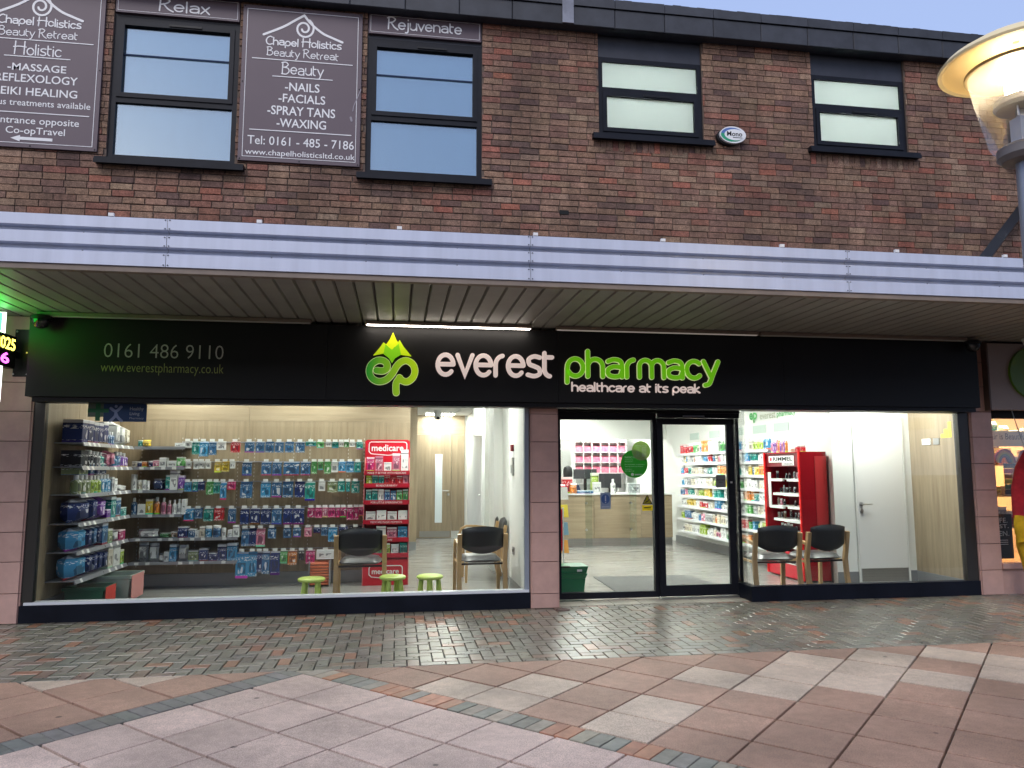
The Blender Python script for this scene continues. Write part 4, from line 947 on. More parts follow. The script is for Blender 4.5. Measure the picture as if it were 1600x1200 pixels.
# ================================================================== PRODUCTS
def unit(name, b, smooth_=False, mats=None): return b.mesh(name, mats or PRINT, smooth=smooth_)
CAPM = mat('pack_cap', (0.6, 0.6, 0.6), 0.4, objcol=True)
b = MB(); b.box(-.5, .5, .0, .55, 0, .8); b.box(-.5, .5, .45, .55, .8, .92); b.box(-.12, .12, .45, .55, .92, 1.0); PACK = unit('hanging_pack', b)
b = MB(); b.cbox(-.5, .5, 0, 1, 0, 1, .02); CARTON = unit('carton', b)
b = MB(); b.lathe([(.47, 0), (.5, .03), (.5, .62), (.42, .7), (.2, .76)], (0, .5, 0), 12); b.lathe([(.24, .76), (.24, .97), (.2, 1.0)], (0, .5, 0), 10, 1); BOTTLE = unit('bottle', b, True, [PRINT, WHITEP])
b = MB(); b.lathe([(.47, 0), (.5, .03), (.5, .74), (.48, .76)], (0, .5, 0), 14); b.lathe([(.5, .77), (.5, .98), (.46, 1.0)], (0, .5, 0), 14, 1); TUB = unit('tub', b, True, [PRINT, WHITEP])
b = MB(); pv = []; pf = []
for sgn in (0, 1):
    for i in range(6):
        for j in range(6):
            u, v = i/5, j/5; e = min(1, 3.2*(u*(1-u))**.6)*min(1, 2.9*(v*(1-v))**.55)
            pv.append((u-.5+(0.03*math.sin(9*v)), .5+(.5 if sgn else -.5)*e, v))
for sgn in (0, 1):
    for i in range(5):
        for j in range(5):
            a_ = sgn*36+i*6+j; pf.append((a_, a_+6, a_+7, a_+1) if not sgn else (a_, a_+1, a_+7, a_+6))
b.add(pv, pf); POUCH = unit('pouch', b, True)
b = MB(); b.lathe([(.34, 0), (.36, .14)], (0, .5, 0), 10, 1); b.lathe([(.4, .15), (.46, .5), (.48, .8)], (0, .5, 0), 10, 0, 1, 1); b.box(-.5, .5, .42, .58, .8, 1.0); TUBE = unit('tube', b, True, [PRINT, WHITEP])
KIND = {'pack': (PACK, 'hanging_pack', 'hanging pack'), 'box': (CARTON, 'carton', 'carton'), 'bottle': (BOTTLE, 'bottle', 'bottle'), 'tub': (TUB, 'tub', 'tub'), 'pouch': (POUCH, 'pouch', 'soft pack'), 'tube': (TUBE, 'tube', 'tube')}
CN = {'blue': (0.045, 0.145, 0.30), 'navy': (0.012, 0.03, 0.14), 'teal': (0.015, 0.28, 0.24), 'green': (0.10, 0.36, 0.10), 'lime': (0.35, 0.5, 0.05), 'white': (0.72, 0.73, 0.72), 'pink': (0.62, 0.20, 0.30),
      'magenta': (0.50, 0.02, 0.15), 'red': (0.55, 0.02, 0.03), 'orange': (0.68, 0.22, 0.03), 'yellow': (0.72, 0.52, 0.04), 'purple': (0.18, 0.06, 0.36), 'sky': (0.05, 0.27, 0.50), 'black': (0.012, 0.012, 0.018),
      'grey': (0.32, 0.33, 0.34), 'brown': (0.22, 0.13, 0.07), 'olive': (0.22, 0.27, 0.12), 'cream': (0.62, 0.56, 0.44)}
SAY = {'sky': 'sky blue', 'lime': 'lime green', 'olive': 'olive green'}
ORD = ['first', 'second', 'third', 'fourth', 'fifth', 'sixth', 'seventh', 'eighth', 'ninth', 'tenth', 'eleventh', 'twelfth', 'thirteenth', 'fourteenth', 'fifteenth', 'sixteenth', 'seventeenth', 'eighteenth', 'nineteenth', 'twentieth',
       'twenty-first', 'twenty-second', 'twenty-third', 'twenty-fourth', 'twenty-fifth', 'twenty-sixth', 'twenty-seventh', 'twenty-eighth', 'twenty-ninth', 'thirtieth']
def vary(c): k = random.uniform(.85, 1.15); return tuple(min(.85, v*k) for v in c)
def product(kind, cn, loc, w_, d, h, rz, label, group):
    me, nm, word = KIND[kind]
    return inst(nm, me, loc, rz=rz, scale=(w_, d, h), color=vary(CN[cn]), label=label, cat=word, group=group)

# --- shelves of the rear wall and the side wall
ZS = [0.345, 0.64, 0.935, 1.24, 1.532, 1.79]
SN = ['lowest', 'second lowest', 'third lowest', 'third highest', 'second highest', 'top']
def shelf(name, x0, x1, y0, y1, z, face, label, tickets):
    t_ = thing('wall_shelf', ((x0+x1)/2, (y0+y1)/2, z), label, 'shelf', 'metal wall shelves of the big window')
    MB().box(x0, x1, y0, y1, z-0.012, z).build('board', SHELFM, t_)
    if face == 'F':
        MB().box(x0, x1, y0-0.008, y0-0.001, z-0.034, z+0.004).build('ticket_rail', SHELFM, t_)
        for x in tickets: MB().box(x-0.025, x+0.025, y0-0.011, y0-0.0085, z-0.031, z+0.002).build('price_ticket', TICKET, t_)
    else:
        MB().add([(x1+.001, y0, z+.006), (x1+.02, y0, z-.035), (x1+.02, y1, z-.035), (x1+.001, y1, z+.006), (x1-.001, y0, z-.035), (x1-.001, y1, z-.035)], [(0, 1, 2, 3), (0, 4, 1), (3, 2, 5), (4, 0, 3, 5), (1, 4, 5, 2)]).build('ticket_rail', SHELFM, t_)
        for y in tickets: MB().add([(x1+.004, y-.03, z+.006), (x1+.022, y-.03, z-.034), (x1+.022, y+.03, z-.034), (x1+.004, y+.03, z+.006)], [(0, 1, 2, 3)]).build('price_ticket', TICKET, t_)
    return t_
for r_, z in enumerate(ZS):
    shelf('s', XL+0.002, -3.315, 0.4, 1.17, z, 'S', SN[r_]+' shelf of the nearer side bay by the glass', [0.55+0.13*i for i in range(r_ % 3+1)])
    shelf('s', XL+0.002, -3.315, 1.18, 1.93, z, 'S', SN[r_]+' shelf of the farther side bay in the corner', [1.35+0.2*i for i in range(3)])
    x1 = -2.0 if r_ < 2 else -2.69
    shelf('s', -3.3, x1, 1.95, YB-0.002, z, 'F', SN[r_]+' shelf on the rear wall beside the hanging packs', [-3.2+0.13*i for i in range(int((x1+3.25)/0.13)) if random.random() < .7] if r_ < 5 else [])
SH = {5: [('box', 216, 688, 222, 'teal'), ('pouch', 221, 687, 234, 'yellow'), ('box', 273, 692, 288, 'white')],
 4: [('box', 206, 721, 213, 'cream'), ('tub', 214, 721, 221, 'navy'), ('box', 222, 721, 229, 'orange'), ('tub', 231, 720, 239, 'navy'), ('box', 239, 719, 248, 'pink'), ('box', 249, 715, 260, 'white'), ('box', 261, 720, 276, 'white'), ('box', 276, 714, 287, 'green')],
 3: [('tub', 204, 741, 214, 'white'), ('tub', 214, 750, 221, 'cream'), ('tub', 221, 750, 228, 'white'), ('tub', 228, 751, 234, 'white'), ('pouch', 238, 748, 256, 'navy'), ('box', 259, 742, 266, 'teal'), ('box', 266, 735, 278, 'white'), ('box', 279, 743, 287, 'purple')],
 2: [('bottle', 204, 778, 214, 'blue'), ('box', 215, 788, 227, 'white'), ('box', 228, 780, 239, 'yellow'), ('bottle', 240, 777, 250, 'orange'), ('bottle', 251, 778, 260, 'pink'), ('bottle', 261, 782, 268, 'pink'), ('bottle', 269, 781, 276, 'white'), ('bottle', 276, 780, 284, 'white'), ('box', 284, 780, 290, 'white')],
 1: [('pouch', 214, 827, 246, 'white'), ('pouch', 247, 833, 267, 'green'), ('box', 267, 831, 277, 'brown'), ('box', 278, 823, 293, 'navy'), ('box', 294, 827, 305, 'blue'), ('box', 305, 829, 311, 'white'), ('box', 312, 823, 320, 'cream'), ('tub', 320, 822, 331, 'sky'), ('tub', 332, 821, 345, 'blue'), ('tub', 346, 825, 353, 'white'), ('box', 356, 828, 363, 'white'), ('box', 364, 821, 374, 'white')],
 0: [('pouch', 215, 848, 231, 'grey'), ('pouch', 232, 849, 247, 'white'), ('pouch', 248, 865, 256, 'white'), ('box', 256, 862, 264, 'white'), ('box', 265, 851, 276, 'sky'), ('pouch', 278, 852, 293, 'white'), ('box', 294, 860, 310, 'olive'), ('box', 311, 857, 325, 'navy'), ('box', 326, 864, 339, 'navy'), ('box', 340, 851, 354, 'navy'), ('box', 355, 849, 370, 'sky')]}
for r_, items in SH.items():
    cnt = {}
    for (k, a, yt, b_, cn) in items:
        p0 = at(a, yt, 1.98); p1 = at(b_, yt, 1.98); h = p0.z-ZS[r_]-0.001
        cnt[(k, cn)] = cnt.get((k, cn), 0)+1
        product(k, cn, ((p0.x+p1.x)/2, 1.98, ZS[r_]+.001), (p1.x-p0.x)*.97, min(.18, (p1.x-p0.x)*.9 if k in ('bottle', 'tub') else .12), max(.03, h), 0,
                '%s %s, %s such along the %s rear wall shelf' % (SAY.get(cn, cn), KIND[k][2], ORD[cnt[(k, cn)]-1], SN[r_]), 'goods on the rear wall shelves')
SIDE = {5: [('box', 'navy', .24, .13)]*2+[('box', 'navy', .23, .11)]*2+[('box', 'navy', .25, .12), ('bottle', 'blue', .15, .06), ('bottle', 'blue', .15, .06), ('bottle', 'blue', .15, .06), ('pouch', 'white', .28, .14), ('pouch', 'white', .26, .14), ('pouch', 'cream', .24, .14)],
 4: [('box', 'black', .17, .16), ('bottle', 'black', .18, .07), ('bottle', 'black', .18, .07), ('bottle', 'black', .17, .08), ('bottle', 'grey', .17, .08), ('bottle', 'teal', .16, .08), ('pouch', 'pink', .17, .12), ('pouch', 'pink', .19, .12), ('bottle', 'sky', .13, .08), ('bottle', 'blue', .18, .09), ('bottle', 'purple', .18, .1), ('bottle', 'purple', .17, .1)],
 3: [('bottle', 'olive', .2, .1)]*3+[('bottle', 'lime', .19, .08)]*3+[('bottle', 'sky', .2, .08)]*3+[('box', 'grey', .17, .07), ('box', 'white', .15, .08), ('pouch', 'white', .07, .3)],
 2: [('pouch', 'navy', .25, .3), ('pouch', 'navy', .26, .16), ('pouch', 'purple', .25, .2), ('box', 'purple', .1, .1), ('box', 'teal', .24, .13), ('box', 'blue', .22, .13), ('box', 'teal', .1, .16)],
 1: [('pouch', 'sky', .24, .3), ('pouch', 'navy', .24, .13), ('pouch', 'blue', .24, .13), ('pouch', 'navy', .24, .13), ('box', 'blue', .24, .16), ('box', 'olive', .16, .14), ('pouch', 'white', .14, .2), ('box', 'magenta', .12, .2)],
 0: [('pouch', 'sky', .25, .3), ('pouch', 'navy', .25, .12), ('pouch', 'navy', .25, .12), ('pouch', 'navy', .25, .12), ('pouch', 'navy', .24, .12), ('box', 'cream', .24, .13), ('box', 'white', .26, .2), ('box', 'lime', .17, .1)]}
for r_, items in SIDE.items():
    y = 0.42; tot = sum(i[3] for i in items); k_ = 1.48/tot
    cnt = {}
    for n_, (k, cn, h, w_) in enumerate(items):
        w2 = w_*k_; cnt[(k, cn)] = cnt.get((k, cn), 0)+1
        dd = .1 if k == 'bottle' else .2
        if not (y < 1.17 < y+w2 and k != 'bottle') or True:
            product(k, cn, (-3.335, y+w2/2, ZS[r_]+.001), w2*.95, dd if k != 'bottle' else w2*.9, h*1.02, R(90),
                    '%s %s, %s such from the glass, %s side shelf' % (SAY.get(cn, cn), KIND[k][2], ORD[cnt[(k, cn)]-1], SN[r_]), 'goods on the angled side shelves')
        y += w2
# boxes laid on the bottles of the third shelf
for n_, (y, cn, h, w_) in enumerate(((.55, 'olive', .09, .24), (.78, 'blue', .13, .12), (1.05, 'navy', .13, .28))):
    product('box', cn, (-3.345, y, ZS[3]+.205), w_, .18, h, R(90), '%s carton lying on top of the bottles of the side shelf' % SAY.get(cn, cn), 'goods on the angled side shelves')

# --- hanging packs on peg rails
ROWS = [(689, [(289, 300, 699, 'white'), (301, 312, 710, 'teal'), (312, 325, 713, 'sky'), (327, 338, 711, 'blue'), (339, 353, 703, 'white'), (361, 375, 707, 'red'), (383, 397, 707, 'blue'), (400, 413, 707, 'blue'), (415, 428, 707, 'blue'), (430, 443, 707, 'blue'), (446, 459, 707, 'blue'), (462, 476, 707, 'blue'),
               (478, 494, 697, 'teal'), (495, 506, 700, 'green'), (509, 518, 698, 'white'), (519, 529, 700, 'teal'), (530, 537, 698, 'white'), (538, 545, 699, 'green'), (546, 555, 698, 'white'), (557, 567, 702, 'teal')]),
 (719, [(291, 299, 732, 'white'), (303, 311, 733, 'white'), (312, 320, 732, 'white'), (322, 329, 732, 'white'), (336, 345, 738, 'yellow'), (347, 358, 737, 'yellow'), (360, 367, 732, 'white'), (379, 393, 743, 'blue'), (409, 424, 743, 'blue'), (426, 440, 743, 'blue'), (443, 468, 743, 'blue'), (470, 485, 743, 'blue'),
        (487, 495, 740, 'green'), (497, 505, 734, 'green'), (507, 517, 740, 'green'), (518, 528, 738, 'white'), (529, 540, 738, 'sky'), (541, 553, 738, 'sky'), (554, 564, 738, 'teal')]),
 (750, [(289, 299, 768, 'sky'), (302, 309, 768, 'teal'), (310, 319, 766, 'navy'), (323, 334, 773, 'green'), (334, 343, 771, 'teal'), (345, 353, 781, 'sky'), (356, 368, 765, 'magenta'), (376, 394, 778, 'blue'), (408, 423, 777, 'sky'), (425, 440, 777, 'blue'), (442, 458, 777, 'blue'), (461, 476, 777, 'navy'),
        (477, 492, 782, 'teal'), (498, 508, 767, 'white'), (512, 527, 769, 'olive'), (528, 539, 768, 'teal'), (541, 547, 768, 'teal'), (549, 562, 770, 'teal')]),
 (791, [(288, 303, 814, 'sky'), (305, 316, 810, 'blue'), (319, 333, 814, 'teal'), (335, 350, 813, 'red'), (357, 368, 817, 'blue'), (376, 389, 819, 'navy'), (391, 406, 819, 'navy'), (408, 423, 819, 'navy'), (425, 440, 819, 'blue'), (443, 457, 819, 'navy'), (458, 475, 819, 'navy'), (481, 492, 808, 'magenta'), (493, 503, 809, 'magenta'),
        (504, 512, 808, 'pink'), (513, 524, 808, 'magenta'), (525, 531, 808, 'magenta'), (532, 541, 808, 'magenta'), (542, 552, 812, 'magenta'), (553, 560, 812, 'magenta'), (561, 568, 806, 'magenta')]),
 (822, [(378, 389, 853, 'blue'), (390, 400, 853, 'navy'), (401, 414, 854, 'pink'), (419, 431, 841, 'blue'), (443, 455, 840, 'blue'), (458, 470, 839, 'blue'), (476, 487, 838, 'pink'), (490, 501, 833, 'navy'), (502, 512, 837, 'blue'), (513, 527, 846, 'sky'), (529, 544, 833, 'navy'), (545, 566, 831, 'black')]),
 (858, [(369, 387, 903, 'sky'), (388, 401, 900, 'sky'), (402, 409, 893, 'navy'), (410, 421, 896, 'blue'), (423, 437, 898, 'navy'), (438, 449, 880, 'green'), (450, 464, 882, 'orange'), (467, 475, 875, 'black'), (478, 492, 880, 'magenta'), (494, 523, 873, 'white')])]
RN = ['top', 'second', 'third', 'fourth', 'fifth', 'lowest']
YP = 2.02
for r_, (yt, items) in enumerate(ROWS):
    x0 = at(items[0][0]-3, yt, YB).x; x1 = at(568, yt, YB).x; zr = at(430, yt+(2 if r_ else 1), YP).z
    t_ = thing('peg_rail', ((x0+x1)/2, YB-.02, zr), RN[r_]+' peg rail of the rear wall, holding hanging packs', 'peg rail', 'peg rails of the rear wall')
    MB().box(x0, x1, YB-.022, YB-.006, zr-.008, zr+.004).build('bar', SHELFM, t_)
    cnt = {}
    for (a, b_, yb, cn) in items:
        p0 = at(a, yt, YP); p1 = at(b_, yb, YP); xc = (p0.x+p1.x)/2; h = max(.05, zr+.012-p1.z)
        mb = MB(); mb.tube([(xc, YB-.02, zr+.002), (xc, YP-.03, zr+.002), (xc, YP-.04, zr+.015)], .003, 4); mb.build('hook', STEEL, t_)
        MB().box(xc-.03, xc+.03, YP-.046, YP-.042, zr-.002, zr+.03).build('ticket', TICKET, t_)
        cnt[cn] = cnt.get(cn, 0)+1
        product('pack', cn, (xc, YP-.02, zr+.012-h), (p1.x-p0.x)*.95, .09, h, 0,
                '%s hanging pack, %s of that colour from the left on the %s peg rail' % (SAY.get(cn, cn), ORD[cnt[cn]-1], RN[r_]), 'hanging packs on the peg rails')

# --- red display stand on the floor by the rear wall
MX0, MX1, MY = -0.43, 0.168, 1.9
ms = thing('display_stand', ((MX0+MX1)/2, MY+.12, 0), 'red cardboard first aid display stand beside the corridor', 'display stand')
STR = [(0.60, 'MEDICARE MAGIC MOMENTS'), (0.88, None)]
MB().prism_y([(MX0, .002), (MX1, .002), (MX1, 1.88), (MX1-.03, 1.9), (MX0+.03, 1.9), (MX0, 1.88)], MY+.28, MY+.3).build('back_board', RED, ms)
for x in (MX0, MX1-.01): MB().add([(x, MY, .002), (x+.01, MY, .002), (x+.01, MY+.28, .002), (x, MY+.28, .002), (x, MY, 1.45), (x+.01, MY, 1.45), (x+.01, MY+.28, 1.66), (x, MY+.28, 1.66)], [(0, 3, 2, 1), (4, 5, 6, 7), (0, 1, 5, 4), (1, 2, 6, 5), (2, 3, 7, 6), (3, 0, 4, 7)]).build('side_board', mat('pale_red_edge', (0.6, 0.2, 0.2), 0.4), ms)
MB().box(MX0, MX1, MY+.01, MY+.02, .002, .33).build('base_board', RED, ms)
shz = [(0.40, ''), (0.60, 'TAKE CARE'), (0.83, 'MEDICARE MAGIC MOMENTS'), (1.085, 'FOR LITTLE EMERGENCIES'), (1.305, 'BE RESCUE READY'), (1.47, 'MAKE IT BETTER WITH MEDICARE')]
for i, (z, s) in enumerate(shz):
    MB().box(MX0+.01, MX1-.01, MY+.02, MY+.28, z-.012, z).build('shelf', RED, ms)
    o = MB().box(MX0+.002, MX1-.002, MY-.004, MY+.008, z-.045, z+.012).build('shelf_strip', mat('deep_red_strip', (0.40, 0.008, 0.025), 0.4), ms)
    if s:
        tx = MB(); wd = min(.5, len(s)*.0185); put_text(tx, s, MX0+.3-wd/2, MX0+.3+wd/2, z-.03, z-.005, MY-.006); tx.build('lettering', LETTER, o)
def rounded_logo(x0, x1, z0, z1, Y, par, s='medicare'):
    mb = MB(); r = .03
    pts = [(x0, z1-r), (x0+.009, z1-.009), (x0+r, z1), (x1-r, z1), (x1-.009, z1-.009), (x1, z1-r), (x1, z0+r+.02), (x1-.03, z0+.02), ((x0+x1)/2, z0), (x0+.03, z0+.02), (x0, z0+r+.02), (x0, z1-r)]
    ribbon(mb, pts, .0055, Y, .002); put_text(mb, s, x0+.035, x1-.045, z0+.055, z1-.035, Y-.001, bold=.02); mb.build('brand_mark', LETTER, par)
rounded_logo(MX0+.05, MX1-.04, 1.69, 1.87, MY+.277, ms); rounded_logo(MX0+.09, MX1-.08, .09, .25, MY+.006, ms)
pal = ['red', 'sky', 'lime', 'magenta', 'teal', 'green', 'white', 'white', 'teal', 'red', 'blue', 'white', 'pink']
for i, (z, s) in enumerate(shz):
    n_ = (5, 4, 4, 7, 7, 5)[i]; ww_ = .56/n_
    for j in range(n_):
        cn = random.choice(pal) if i != 2 else 'white'
        h = (.13, .14, .13, .15, .12, random.choice((.13, .22, .27)))[i]*random.uniform(.85, 1.1)
        product('box', cn, (MX0+.03+ww_*(j+.5)-.005, MY+.03, z+.001), ww_*.88, .1, h, 0, '%s first aid carton, %s along the %s tier of the red stand' % (SAY.get(cn, cn), ORD[j], ['lowest', 'second', 'third', 'fourth', 'fifth', 'top'][i]), 'cartons on the red first aid stand')

# --- crates and stacked baskets
def crate(name, x0, x1, y0, y1, z0, h, m_, label, card, rz=0):
    c = Vector(((x0+x1)/2, (y0+y1)/2, z0)); t_ = thing(name, c, label, 'crate'); e = .025; th = .008
    b = MB(); X0, X1, Y0, Y1 = x0, x1, y0, y1
    def wallq(a, b_, c_, d_): pass
    v = [(X0+e, Y0+e, z0), (X1-e, Y0+e, z0), (X1-e, Y1-e, z0), (X0+e, Y1-e, z0), (X0, Y0, z0+h), (X1, Y0, z0+h), (X1, Y1, z0+h), (X0, Y1, z0+h),
         (X0+e+th, Y0+e+th, z0+th), (X1-e-th, Y0+e+th, z0+th), (X1-e-th, Y1-e-th, z0+th), (X0+e+th, Y1-e-th, z0+th), (X0+th, Y0+th, z0+h), (X1-th, Y0+th, z0+h), (X1-th, Y1-th, z0+h), (X0+th, Y1-th, z0+h)]
    b.add(v, [(0, 3, 2, 1), (0, 1, 5, 4), (1, 2, 6, 5), (2, 3, 7, 6), (3, 0, 4, 7), (8, 9, 10, 11), (9, 8, 12, 13), (10, 9, 13, 14), (11, 10, 14, 15), (8, 11, 15, 12), (4, 5, 13, 12), (5, 6, 14, 13), (6, 7, 15, 14), (7, 4, 12, 15)])
    b.build('tub', m_, t_)
    r2 = MB(); w2 = .014
    r2.box(X0-w2, X1+w2, Y0-w2, Y0-.001, z0+h-.03, z0+h+.004); r2.box(X0-w2, X1+w2, Y1+.001, Y1+w2, z0+h-.03, z0+h+.004); r2.box(X0-w2, X0-.001, Y0, Y1, z0+h-.03, z0+h+.004); r2.box(X1+.001, X1+w2, Y0, Y1, z0+h-.03, z0+h+.004); r2.build('rim', m_, t_)
    if card: MB().box(X1+w2+.001, X1+w2+.004, Y0+.02, Y1-.02, z0+.03, z0+h).build('card', card, t_)
    return t_
crate('storage_crate', -3.5, -3.1, 0.62, 0.95, 0, .24, mat('dark_green_crate', (0.012, 0.10, 0.055), .4), 'dark green crate with a red card on the window floor', mat('red_card', (0.62, 0.06, 0.04), .5))
crate('storage_crate', -3.5, -2.98, 1.05, 1.5, 0, .30, mat('clear_green_crate', (0.34, 0.42, 0.36), .3), 'pale translucent crate with a pink card behind the green crate', mat('pink_card', (0.62, 0.27, 0.25), .5))
stk = thing('basket_stack', (-.97, 2.05, 0), 'stack of orange trays under the hanging packs', 'basket stack')
for i in range(8): MB().cbox(-1.09+.004*(i % 2), -.85, 1.93, 2.2, .02+i*.036, .047+i*.036, .006).build('tray', mat('orange_tray', (0.55, 0.13, 0.05), .45), stk)
for x in (-1.1, -.845): MB().box(x-.004, x+.004, 1.925, 2.2, 0, .32).build('end_frame', GREYP, stk)

# ================================================================== CHAIRS AND STOOLS
def chair(label, group):
    t_ = thing('waiting_chair', (0, 0, 0), label, 'chair', group)
    for s in (-1, 1):
        x = s*.272
        mb = MB(); mb.tube([(x, -.27, 0), (x, -.225, .2), (x, -.205, .42), (x, -.24, .60), (x, -.265, .745)], .036, 4, flat=.8); mb.build('rear_leg', BEECH, t_)
        mb = MB(); mb.tube([(x, .27, 0), (x, .262, .3), (x, .25, .52), (x, .215, .605), (x, .14, .64), (x, 0, .638), (x, -.15, .62), (x, -.235, .60)], .028, 4, flat=.8); mb.build('front_leg', BEECH, t_)
        mb = MB(); mb.tube([(x, .25, .40), (x, -.2, .39)], .017, 4); mb.build('side_rail', BEECH, t_)
    mb = MB(); mb.tube([(-.27, .2, .395), (.27, .2, .395)], .015, 4); mb.tube([(-.27, -.17, .39), (.27, -.17, .39)], .015, 4); mb.build('cross_rail', BLACKP, t_)
    n, mz = 10, 8; vs_ = []; fs_ = []
    for side in (0, 1):                                           # padded seat, waterfall front
        for i in range(n+1):
            for j in range(mz+1):
                u, v = i/n*2-1, j/mz*2-1; e = max(0, (1-abs(u)**5))*max(0, (1-abs(v)**5))
                vs_.append((u*.245*(1-.10*max(0, -v)), v*.245+.02, .435+(.055*e**.5-.012*u*u*0 if side else -.035*e**.5)-(.02*max(0, v)**3)))
    for side in (0, 1):
        b0 = side*(n+1)*(mz+1)
        for i in range(n):
            for j in range(mz):
                a_ = b0+i*(mz+1)+j; q = (a_, a_+mz+1, a_+mz+2, a_+1); fs_.append(q if side else q[::-1])
    MB().add(vs_, fs_).build('seat', SEATV, t_, True)
    vs_ = []; fs_ = []; n, mz = 12, 7
    for side in (0, 1):                                           # curved back pad with a bowed lower edge
        for i in range(n+1):
            u = i/n*2-1; zt = .835-.035*u*u; zb = .515+.075*abs(u)**2.2
            for j in range(mz+1):
                v = j/mz; e = max(0, 1-abs(u)**8)*max(0, 1-abs(2*v-1)**6)
                vs_.append((u*.246, -.262+.05*(1-u*u)*(-1)*.6+(.03 if side else -.03)*e**.5+.03*(1-v), zb+(zt-zb)*v))
    for side in (0, 1):
        b0 = side*(n+1)*(mz+1)
        for i in range(n):
            for j in range(mz):
                a_ = b0+i*(mz+1)+j; q = (a_, a_+mz+1, a_+mz+2, a_+1); fs_.append(q[::-1] if side else q)
    MB().add(vs_, fs_).build('backrest', VINYL, t_, True)
    return t_
CG = 'wooden waiting chairs with black vinyl pads'
c0 = chair('wooden armed chair with black pads between green stool and red first aid stand', CG)
spots = [(-.40, .95, 0, None), (1.0, .95, R(2), 'wooden armed chair with black pads near the partition with the alarm panel'),
         (4.50, .52, R(-4), 'wooden armed chair with black pads in the corner window, in front of cosmetics stand'), (5.12, .56, R(7), 'wooden armed chair with black pads in the corner window, nearer the white door'),
         (1.2, 2.25, R(90), 'chair standing sideways against the white corridor wall, nearer the glass'), (1.2, 3.1, R(90), 'chair standing sideways against the white corridor wall, farther in')]
for i, (x, y, a_, l) in enumerate(spots):
    o = c0 if i == 0 else copy_tree(c0)
    move_tree(o, (x, y, 0), a_)
    if l: o['label'] = l
def stool(label):
    t_ = thing('child_stool', (0, 0, 0), label, 'stool', 'lime green plastic children stools')
    MB().lathe([(.11, .268), (.14, .275), (.15, .288), (.148, .302), (.13, .313), (.05, .318)], (0, 0, 0), 24).build('seat', LIME, t_, True)
    for k in range(4):
        a_ = R(45+90*k); mb = MB()
        mb.tube([(.118*math.cos(a_), .118*math.sin(a_), 0), (.108*math.cos(a_), .108*math.sin(a_), .1), (.095*math.cos(a_), .095*math.sin(a_), .275)], [.036, .033, .024], 12); mb.build('leg', LIME, t_, True)
    return t_
s0 = stool('lime green stool standing alone below the hanging packs')
for i, (x, y, l) in enumerate(((-.915, .5, None), (-.03, .52, 'lime green stool right beside the chair legs, middle one of three'), (.385, .5, 'lime green stool in front of the open corridor floor'))):
    o = s0 if i == 0 else copy_tree(s0); move_tree(o, (x, y, 0), R(20*i)); 
    if l: o['label'] = l

def film(name, c):
    """printed vinyl film on glass: part of the light comes through from the lit shop"""
    m = mat(name, c, .5); t = m.node_tree; o = [q for q in t.nodes if q.type == 'OUTPUT_MATERIAL'][0]; b = t.nodes['Principled BSDF']; tl = N(t, 'ShaderNodeBsdfTranslucent'); tl.inputs[0].default_value = tuple(c)+(1,)
    x = N(t, 'ShaderNodeMixShader'); x.inputs[0].default_value = .55; t.links.new(b.outputs[0], x.inputs[1]); t.links.new(tl.outputs[0], x.inputs[2]); t.links.new(x.outputs[0], o.inputs[0]); return m
# ================================================================== THINGS ON THE GLASS AND WALLS
ps = thing('window_poster', (-2.88, .04, 1.99), 'blue poster with green cross stuck in the top of the window', 'poster')
bx0, bx1, bz0, bz1 = -3.0, -2.58, 1.992, 2.176
MB().box(bx0, bx1, .046, .0485, bz0, bz1).build('sheet', mat('poster_blue', (0.01, 0.045, 0.13), .5), ps)
g1 = MB(); g1.box(-3.15, -3.001, .046, .0485, 2.04, 2.176); g1.build('cross_sheet', mat('poster_grey_green', (0.10, 0.15, 0.11), .5), ps)
g1 = MB(); g1.box(-3.15, -2.95, .0435, .0455, 2.085, 2.125); g1.box(-3.075, -3.03, .0430, .0450, 2.0, 2.176); g1.build('green_cross', mat('poster_green', (0.01, 0.14, 0.05), .5), ps)
g1 = MB()
for q, pth in enumerate((((-2.93, 2.13), (-2.88, 2.10), (-2.83, 2.145)), ((-2.88, 2.10), (-2.885, 2.05), (-2.93, 1.998)), ((-2.88, 2.08), (-2.86, 2.04), (-2.82, 2.0)))): ribbon(g1, smooth(pth), .014, .044-.0007*q, .001)
g1.prism_y(oval(-2.88, 2.15, .014, .016, 12), .0425, .0455); g1.build('figure', mat('poster_figure', (0.25, 0.32, 0.5), .5), ps)
tx = MB(); put_text(tx, 'Healthy', -2.745, -2.61, 2.10, 2.145, .044, bold=.015); put_text(tx, 'Living', -2.745, -2.65, 2.05, 2.092, .044, bold=.015); put_text(tx, 'Pharmacy', -2.745, -2.605, 2.012, 2.04, .044); tx.build('lettering', mat('poster_pale', (0.35, 0.40, 0.45), .5), ps)
YG = YD-.003
def disc(x, z, r, m_, name, label, d=0):
    t_ = thing(name, (x, YG, z-r), label, 'sticker'); MB().prism_y(oval(x, z, r, r, 36), YG-.001-d, YG-d).build('disc', m_, t_); return t_
s1 = disc(2.775, 1.56, .165, film('sticker_green', (0.07, 0.42, 0.06)), 'window_sticker', 'large dark green round sticker with opening information on the glass screen')
tx = MB(); put_text(tx, 'PHARMACY INFORMATION', 2.66, 2.89, 1.625, 1.648, YG-.003)
for i, (s, z, wd) in enumerate((('Owned by Everest', 1.60, .1), ('Pharmacy Ltd', 1.578, .09), ('For information on pharmacy', 1.545, .24), ('opening hours and services', 1.523, .22), ('Telephone', 1.49, .08), ('0161 486 9110', 1.468, .11))): put_text(tx, s, 2.66, 2.66+wd, z, z+.013, YG-.003)
